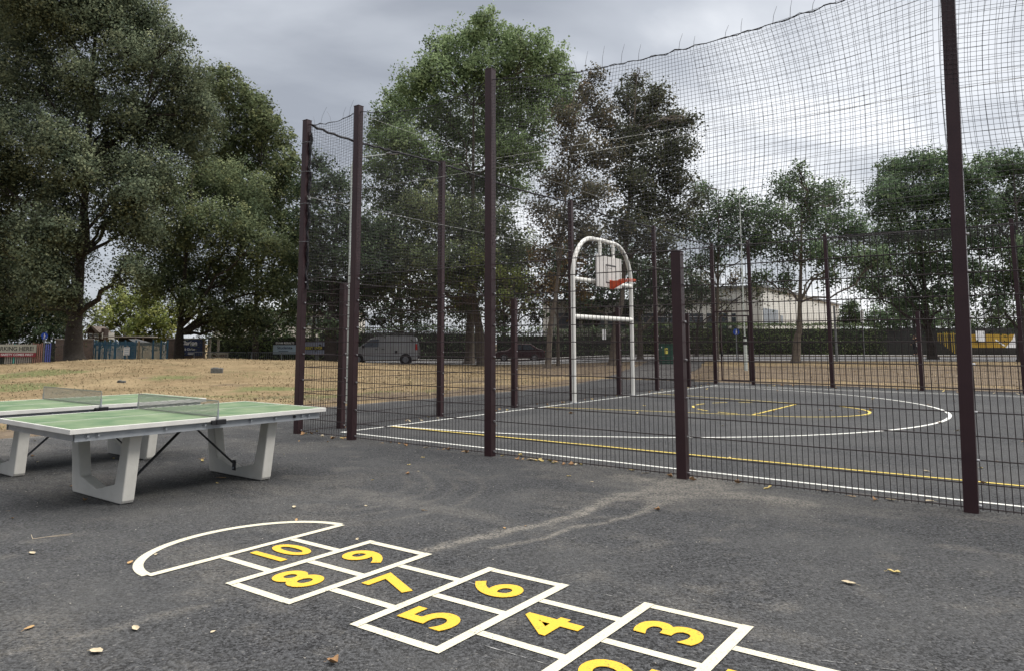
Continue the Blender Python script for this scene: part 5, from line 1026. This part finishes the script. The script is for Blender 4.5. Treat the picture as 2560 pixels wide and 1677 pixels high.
tree('dark green tree cut by the right photo edge, trunk at the ochre banner end', 2553, 50, LM['far'], [R_(2430, 440, 46), R_(2480, 415, 46), R_(2540, 410, 50), R_(2600, 450, 50), R_(2450, 510, 50), R_(2530, 510, 60), R_(2600, 560, 60), R_(2480, 600, 55), R_(2560, 630, 55), R_(2450, 690, 45), R_(2530, 700, 50), R_(2620, 680, 50), R_(2490, 760, 40), R_(2580, 770, 40)],
  size=.18, dens=1.3, r0=.26, fork=2.8, seed=61, depth=1.6)
for (lb, u, Y, bl, sd_) in (('dark background tree between the van and the middle post', 1010, 68, [R_(900, 620, 60), R_(980, 600, 60), R_(1060, 640, 60), R_(920, 710, 55), R_(1000, 720, 60), R_(1080, 730, 55), R_(960, 780, 45), R_(1050, 790, 45), R_(880, 780, 40)], 201),
    ('dark background tree right of the middle post', 1260, 70, [R_(1140, 690, 55), R_(1200, 640, 60), R_(1280, 640, 60), R_(1240, 720, 60), R_(1320, 720, 50), R_(1160, 770, 45), R_(1260, 790, 42), R_(1340, 780, 36), R_(1380, 700, 50)], 203),
    ('dark background tree behind the goal frame', 1480, 72, [R_(1400, 640, 50), R_(1460, 620, 55), R_(1540, 650, 55), R_(1600, 680, 50), R_(1430, 720, 45), R_(1520, 730, 50), R_(1640, 720, 40), R_(1480, 775, 32), R_(1580, 770, 30)], 205),
    ('sparse twiggy tree in front of the pale building beside the gate', 1740, 60, [R_(1690, 720, 32), R_(1740, 700, 36), R_(1790, 730, 32), R_(1840, 700, 30), R_(1880, 735, 26), R_(1720, 760, 26), R_(1800, 770, 22)], 209),
    ('dark background tree behind the corner post', 780, 68, [R_(760, 600, 50), R_(800, 660, 50), R_(850, 720, 50), R_(770, 720, 45), R_(830, 790, 40), R_(740, 660, 40)], 207)):
    tree(lb, u, Y, LM['dark'] if sd_ != 209 else LM['brown'], bl, size=.26 if sd_ != 209 else .18, dens=.75 if sd_ != 209 else .45, r0=.25 if sd_ != 209 else .12, fork=3, seed=sd_, twigs=sd_ == 209)
def bush(label, Y, mt, blobs, size, dens, seed, u=None, name='bush', cat='bush'):
    B = [(np.array(at(a, b, Y + dy)), r / 1828 * (Y + dy), r / 1828 * (Y + dy) * .95) for (a, b, r, dy) in blobs]; c = ground_at(u or blobs[0][0], Y); t = thing(name, label, cat, c, 0, 'bushes behind the fences')
    crown(t, c, B, size, dens, mt, seed, spread=.22); m = MB()
    for b in B:
        for q in range(3): m.tube([(b[0][0] - c.x + .1 * q, b[0][1] - Y, -.1), (b[0][0] - c.x + .2 * q - .2, b[0][1] - Y, b[0][2] - c.z)], [.05, .02], 5)
    m.build('stems', M['bark'], t)
bush('rounded grey green conifer bush right of the pale building', 70, LM['hedge'], [(2128, 785, 28, 0), (2128, 765, 20, 0), (2110, 800, 18, 0), (2146, 800, 18, 0)], .16, 1.3, 71)
bush('dark shrub mass above the far hedge end', 67, LM['far'], [(2190, 790, 34, 0), (2230, 800, 36, 0), (2280, 795, 40, 0), (2330, 800, 36, 0), (2380, 800, 34, 0), (2250, 770, 30, 0)], .20, 1.0, 73)
bush('low dark green bushes above the ochre banner', 68, LM['hedge'], [(2430, 815, 26, 0), (2480, 812, 30, 0), (2540, 812, 30, 0), (2600, 815, 30, 0)], .18, 1.1, 75)

# clipped and wild hedges: a leafy skin over a dark twiggy core
def hedge(label, x0, x1, Y, vt, th, mt, size, seed, dens=1.0, wild=.1, y1=None):
    y1 = y1 if y1 is not None else Y; rg = np.random.default_rng(seed); L0 = math.hypot(x1 - x0, y1 - Y); rz = math.atan2(y1 - Y, x1 - x0); zb = tzf((x0 + x1) / 2, Y); hh = zof(vt, Y) - zb
    t = thing('hedge', label, 'hedge', (x0, Y, zb), rz, 'hedges round the playground')
    m = MB(); m.box((L0 / 2, th / 2 + .2, hh / 2 - .25), (L0 - .2, th - .3, hh - .3)); m.build('twig_core', M['darkfence'], t)
    n1 = int(L0 * hh * dens / (size * size * .32)); n2 = int(L0 * th * dens / (size * size * .5)); f = np.stack([rg.uniform(0, L0, n1), rg.normal(0.05, .12, n1), rg.uniform(-.1, hh, n1)], 1)
    f[:, 1] += .12 * np.sin(f[:, 0] * 1.3) * np.sin(f[:, 2] * 2.1 + f[:, 0] * .4); tp = np.stack([rg.uniform(0, L0, n2), rg.uniform(0, th, n2), hh + rg.normal(0, .06 + wild * .4, n2)], 1)
    C_ = np.concatenate([f, tp]); C_[:, 2] += wild * (fbm(C_[:, 0], C_[:, 1], .5, seed) - .5) * 4 * (C_[:, 2] > hh * .5); cl = fbm(C_[:, 0], C_[:, 2], 1.5, seed + 3)
    tn = np.clip(.45 + (cl - .5) * 1.6 + rg.normal(0, .2, len(C_)), 0, 1); v, fa, tn = leaf_faces(C_, size, rg, tn); np_mesh('foliage', v, fa, mt, t, attr={'tone': ('FLOAT', 'POINT', tn)})
hedge('long clipped dark hedge along the far side of the road', xof(1570, 66), xof(2215, 66), 65.8, 809, 1.6, LM['hedge'], .14, 81, wild=.04)
hedge('shaded wild hedge behind the railing and banners at left', xof(512, 58), xof(790, 58), 58, 832, 1.5, LM['hedge'], .17, 83, wild=.5)
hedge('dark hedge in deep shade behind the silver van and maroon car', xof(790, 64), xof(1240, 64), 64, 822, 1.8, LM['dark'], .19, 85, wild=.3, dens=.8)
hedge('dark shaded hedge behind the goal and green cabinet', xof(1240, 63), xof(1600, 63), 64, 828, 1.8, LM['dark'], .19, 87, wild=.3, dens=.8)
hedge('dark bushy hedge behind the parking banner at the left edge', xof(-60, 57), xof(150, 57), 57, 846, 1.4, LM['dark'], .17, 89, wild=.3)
# dark upright railings in front of those hedges
for (u0, u1, Y, lb) in ((905, 1250, 62.6, 'dark upright school railings behind the silver van'), (1252, 1600, 62.4, 'dark upright school railings behind the goal')):
    x0, x1 = xof(u0, Y), xof(u1, Y); oz = tzf((x0 + x1) / 2, Y); t = thing('dark_railing', lb, 'railing', (x0, Y, oz), 0); hh = zof(826, Y) - oz; n = int((x1 - x0) / .14); P1 = np.zeros((n, 2, 3)); P1[:, :, 0] = (np.arange(n) * .14)[:, None]; P1[:, 1, 2] = hh
    v, f = np_lines(P1, .02, 4); np_mesh('bars', v, f, M['darkfence'], t); m = MB()
    for z in (.3, hh - .2): m.box(((x1 - x0) / 2, 0, z), (x1 - x0, .05, .05))
    m.build('rail', M['darkfence'], t)

# ---------------------------------------------------------------- grass, litter and fallen leaves
def blades(n, xr, yr, hgt, mt, name, label, seed, mask=None, w=.010, dens_y=True):
    rg = np.random.default_rng(seed); y = yr[0] + (yr[1] - yr[0]) * rg.random(n) ** 1.6; x = xr[0] + (xr[1] - xr[0]) * rg.random(n); u_, v_ = court_uv(x, y); k = (left_edge(v_) - u_ > .15) & (np.abs(x + .03 * y) < y * .78)
    k &= rg.random(n) < np.clip((fbm(x, y, .8, seed) - .30) * 3.2, .1, 1)
    if mask is not None: k &= mask(x, y, u_, v_, rg)
    x, y = x[k], y[k]; n = len(x); z = tz(x, y) + .0; a = rg.uniform(0, 2 * PI, n); ln = hgt * rg.uniform(.3, 1.1, n); tilt = rg.uniform(.5, 1.6, n); d = np.stack([np.cos(a) * np.sin(tilt), np.sin(a) * np.sin(tilt), np.cos(tilt)], 1) * ln[:, None]
    s = np.stack([-np.sin(a), np.cos(a), 0 * a], 1) * (w * (1 + y / 30))[:, None]; b = np.stack([x, y, z], 1); V = np.stack([b - s, b + s, b + d * .6 + s * .7 + [0, 0, .004], b + d], 1)
    tn = np.repeat(np.clip(rg.normal(.5, .25, n), 0, 1), 4); tag(np_mesh(name, V.reshape(-1, 3), np.arange(n * 4).reshape(n, 4), mt, attr={'tone': ('FLOAT', 'POINT', tn), 'outward': ('FLOAT_VECTOR', 'POINT', np.tile([0., 0., 1.], (n * 4, 1)))}), label, 'grass', kind='stuff')
straw = leafmat('straw', lin(.16, .12, .065), lin(.24, .18, .10), lin(.36, .285, .17), .15, 1.0); grn = leafmat('lawn_green', lin(.12, .125, .055), lin(.17, .17, .075), lin(.25, .235, .12), .2, 1.0)
blades(150000, (-34, 3), (10.5, 45), .085, straw, 'dry_grass', 'dry straw coloured grass over the lawn', 101, lambda x, y, u, v, r: r.random(len(x)) < np.clip((left_edge(v) - u) / 3.0, .05, 1))
blades(50000, (-28, 2), (11, 30), .07, grn, 'green_grass', 'sparse green grass showing through the dry lawn', 103, lambda x, y, u, v, r: (left_edge(v) - u > 1.0) & (r.random(len(x)) < np.clip((fbm(x, y, .35, 31) - .42) * 5, .06, 1)))
# litter of dead leaves on bare soil
rg = np.random.default_rng(107); n = 9000; y = 14 + 36 * rg.random(n); x = -8 + 44 * rg.random(n); u_, v_ = court_uv(x, y); k = ((left_edge(v_) - u_ > .1) & (x > -6)) | (v_ > 21); k &= ~((np.abs(np.interp(y, [27, 33, 40, 50], [4.5, 7.1, 9.8, 13.1]) - x) < 2.2) & (y > 26)); x, y = x[k], y[k]
C_ = np.stack([x, y, tz(x, y) + .03], 1); v, f, tn = leaf_faces(C_, .085, rg, np.clip(rg.normal(.5, .3, len(x)), 0, 1), flat=-.4); tag(np_mesh('leaf_litter', v, f, leafmat('litter', lin(.17, .12, .07), lin(.26, .19, .11), lin(.40, .33, .21), k=1.0), attr={'tone': ('FLOAT', 'POINT', tn), 'outward': ('FLOAT_VECTOR', 'POINT', np.tile([0., 0., 1.], (len(tn), 1)))}), 'scatter of dead leaves on the bare brown ground', 'leaf litter', kind='stuff')

leafcols = [mat('dry_leaf_tan', lin(.42, .27, .12), .7, c2=lin(.30, .18, .08), scale=30), mat('dry_leaf_yellow', lin(.62, .50, .20), .65, c2=lin(.5, .38, .14), scale=30), mat('dry_leaf_pale', lin(.55, .47, .33), .75, c2=lin(.40, .33, .22), scale=30), mat('dry_leaf_orange', lin(.36, .22, .11), .7, c2=lin(.26, .14, .06), scale=30)]
def leaf_mesh(seed, L0=.075, W0=.045, curl=.5, lobes=0):
    r = random.Random(seed); nx, ny = 9, 5; vs_, fs = [], []
    for i in range(nx):
        t = i / (nx - 1); w = W0 / 2 * math.sin(PI * t ** .85) ** .75 * (1 + (.35 * math.sin(t * PI * lobes) if lobes else .08 * math.sin(t * 17 + seed))) + .0006
        for j in range(ny):
            s = (j / (ny - 1) - .5) * 2; x = (t - .5) * L0; y = s * w; z = curl * abs(s) ** 1.6 * w * .9 + curl * .35 * L0 * (t - .45) ** 2 * 2 + r.uniform(0, .0015); vs_.append((x, y + .1 * L0 * math.sin(t * 3 + seed) * .4, z + .003))
    for i in range(nx - 1):
        for j in range(ny - 1): a = i * ny + j; fs.append((a, a + 1, a + ny + 1, a + ny))
    m = MB(); m.v = vs_; m.f = fs; m.tube([(L0 * .48, 0, .003 + curl * .1 * L0), (L0 * .62, .004, .006), (L0 * .75, .003, .004)], .0011, 4); return m
protos = []
for i in range(8): protos.append((leaf_mesh(i, .07 + .012 * (i % 3), .030 + .008 * (i % 4), (.3, .8, .5, 1.1)[i % 4], (0, 3, 0, 2)[i % 4]), leafcols[i % 4]))
pobj = [None] * 8
def drop_leaf(x, y, z=0.0, k=None, s=1.0, rx=0, ry=0, rz=None, label=None, group=None):
    k = rnd.randrange(8) if k is None else k
    if pobj[k] is None: o = protos[k][0].build('fallen_leaf', protos[k][1], smooth=True); pobj[k] = o
    else: o = pobj[k].copy(); COL.objects.link(o); [o.pop(a, None) for a in ('label', 'category', 'group')] if hasattr(o, 'pop') else None
    o.location = (x, y, z); o.scale = (s, s, s); o.rotation_euler = (rx, ry, rnd.uniform(0, 6.28) if rz is None else rz); tag(o, label, 'leaf', group); 
    if not group and 'group' in o: del o['group']
    return o
# those that stand out in the photograph
for (u, v, k, s, lb) in ((2235, 1432, 1, 1.1, 'pale yellow leaf alone on the asphalt at right, the farther of two'), (2122, 1459, 2, 1.1, 'pale yellow leaf alone on the asphalt at right, the nearer of two'), (326, 1407, 0, 1.2, 'orange tan leaf left of the hopscotch dome'),
    (1302, 1139, 5, 1.5, 'large bright yellow leaf leaning on the near fence right of the middle post'), (72, 1571, 0, 1.1, 'curled tan leaf at the lower left of the asphalt'), (240, 1631, 6, 1.2, 'folded yellowish leaf at the bottom left'), (338, 1573, 2, .9, 'pale torn leaf scrap on the lower left asphalt'), (830, 1659, 3, 1.0, 'orange leaf at the bottom edge left of the number five square'), (555, 1195, 4, 1.5, 'long tan leaf under the far leg of the nearer table'),
    (506, 1153, 5, 1.2, 'pale yellow leaf between the legs of the nearer table'), (506, 1146, 0, 1.1, 'brown leaf just behind the pale yellow one between the table legs'), (80, 1384, 2, .9, 'small pale leaf left of the hopscotch, near the dry twig'), (735, 1268, 2, .9, 'small pale leaf just beyond the hopscotch dome'), (1261, 1320, 0, .8, 'tan leaf on the pale dusty streak'), (1643, 1275, 3, .9, 'small orange leaf right of the dusty streaks'),
    (1580, 1176, 1, 1.1, 'yellow leaf at the fence foot left of the stained short post'), (1845, 1208, 3, 1.3, 'long brown leaf at the fence foot right of the stained short post'), (2062, 1228, 2, 1.2, 'pale curled leaf at the fence foot, leftmost of four before the thick post'), (2130, 1241, 4, 1.2, 'tan curled leaf at the fence foot, second of four before the thick post'), (2228, 1250, 2, 1.2, 'pale curled leaf at the fence foot, third of four before the thick post'), (2325, 1254, 6, 1.3, 'upright pale curled leaf nearest the thick post')):
    g = G(u, v); drop_leaf(g.x, g.y, .002, k, s * .85, label=lb)
GF = 'dry leaves caught along the foot of the near fence'; GA = 'small dry leaves scattered on the open asphalt'; GC = 'dry leaves scattered on the court surface'; GS = 'dry leaves along the foot of the left court side'
def scat(n, fn, group, label, s=(.7, 1.15)):
    for _ in range(n): u, v = fn(); p = ct(u, v); drop_leaf(p.x, p.y, .002, s=rnd.uniform(*s), rx=rnd.gauss(0, .25), ry=rnd.gauss(0, .2), label=label, group=group)
cl = [(.25, .3), (.5, .25), (.75, .2), (1.1, .15), (1.75, .25), (2.1, .3), (2.35, .25), (3.0, .2), (3.3, .15), (4.15, .15), (4.45, .2), (4.75, .2), (5.0, .2), (5.2, .12)]
def nf():
    c = rnd.choice(cl) if rnd.random() < .8 else (rnd.uniform(0, 10), .1); return c[0] + rnd.gauss(0, c[1] * .5), abs(rnd.gauss(.02, .05)) * rnd.choice((1, 1, -1))
scat(46, nf, GF, 'dry leaf caught at the foot of the near fence among its neighbours')
scat(40, lambda: (rnd.gauss(.12, .12), rnd.uniform(.3, 19)), GS, 'dry leaf lying along the foot of the left court side')
scat(40, lambda: (rnd.uniform(.8, 12), rnd.uniform(.8, 18)), GC, 'pale dry leaf lying on the dark court surface', (.8, 1.3))
scat(26, lambda: (rnd.uniform(1, 12), FV - abs(rnd.gauss(.15, .2))), 'dry leaves along the far side of the court', 'dry leaf lying at the foot of the far court side', (1, 1.5))
scat(34, lambda: (rnd.uniform(-2.5, 7), rnd.uniform(-7, -.3)), GA, 'small dry leaf lying on the open asphalt outside the court', (.35, .7))
tw = thing('dry_twig', 'thin forked straw twig on the asphalt left of the hopscotch', 'twig', G(82, 1347), .5)
m = MB(); m.tube([(0, 0, .004), (.12, .004, .008), (.26, .03, .006)], [.0022, .0018, .001], 5); m.build('stem', M['twig'], tw); m = MB(); m.tube([(0, 0, .004), (-.01, .05, .012), (-.015, .075, .02)], [.003, .0025, .002], 5); m.build('side_shoot', M['twig'], tw)
m = MB(); m.tube([(.10, .004, .006), (.18, -.01, .006), (.25, -.005, .005)], [.0015, .0012, .0008], 5); m.build('side_shoot', M['twig'], tw)
# stone chips and grit on the asphalt: uncountable
rg = np.random.default_rng(131); n = 700; u_ = rg.uniform(-2, 10.5, n); v_ = rg.uniform(-7.5, -.1, n); P_ = np.stack([CB.x + CU.x * u_ + CV.x * v_, CB.y + CU.y * u_ + CV.y * v_, np.full(n, .002)], 1); s = rg.uniform(.002, .006, n)[:, None]
b6 = np.array([[1, 0, 0], [0, 1, 0], [-1, 0, 0], [0, -1, 0], [0, 0, .8], [0, 0, -.3]]); V = P_[:, None, :] + b6[None] * s[:, :, None] * rg.uniform(.6, 1.4, (n, 6, 1)); f0 = np.array([[0, 1, 4], [1, 2, 4], [2, 3, 4], [3, 0, 4], [1, 0, 5], [2, 1, 5], [3, 2, 5], [0, 3, 5]]); F = (f0[None] + (np.arange(n) * 6)[:, None, None]).reshape(-1, 3)
tag(np_mesh('grit', V.reshape(-1, 3), F, mat('grit_stone', lin(.30, .28, .25), .9, c2=lin(.5, .47, .42), scale=3)), 'fine pale grit and chips scattered on the asphalt', 'grit', kind='stuff')
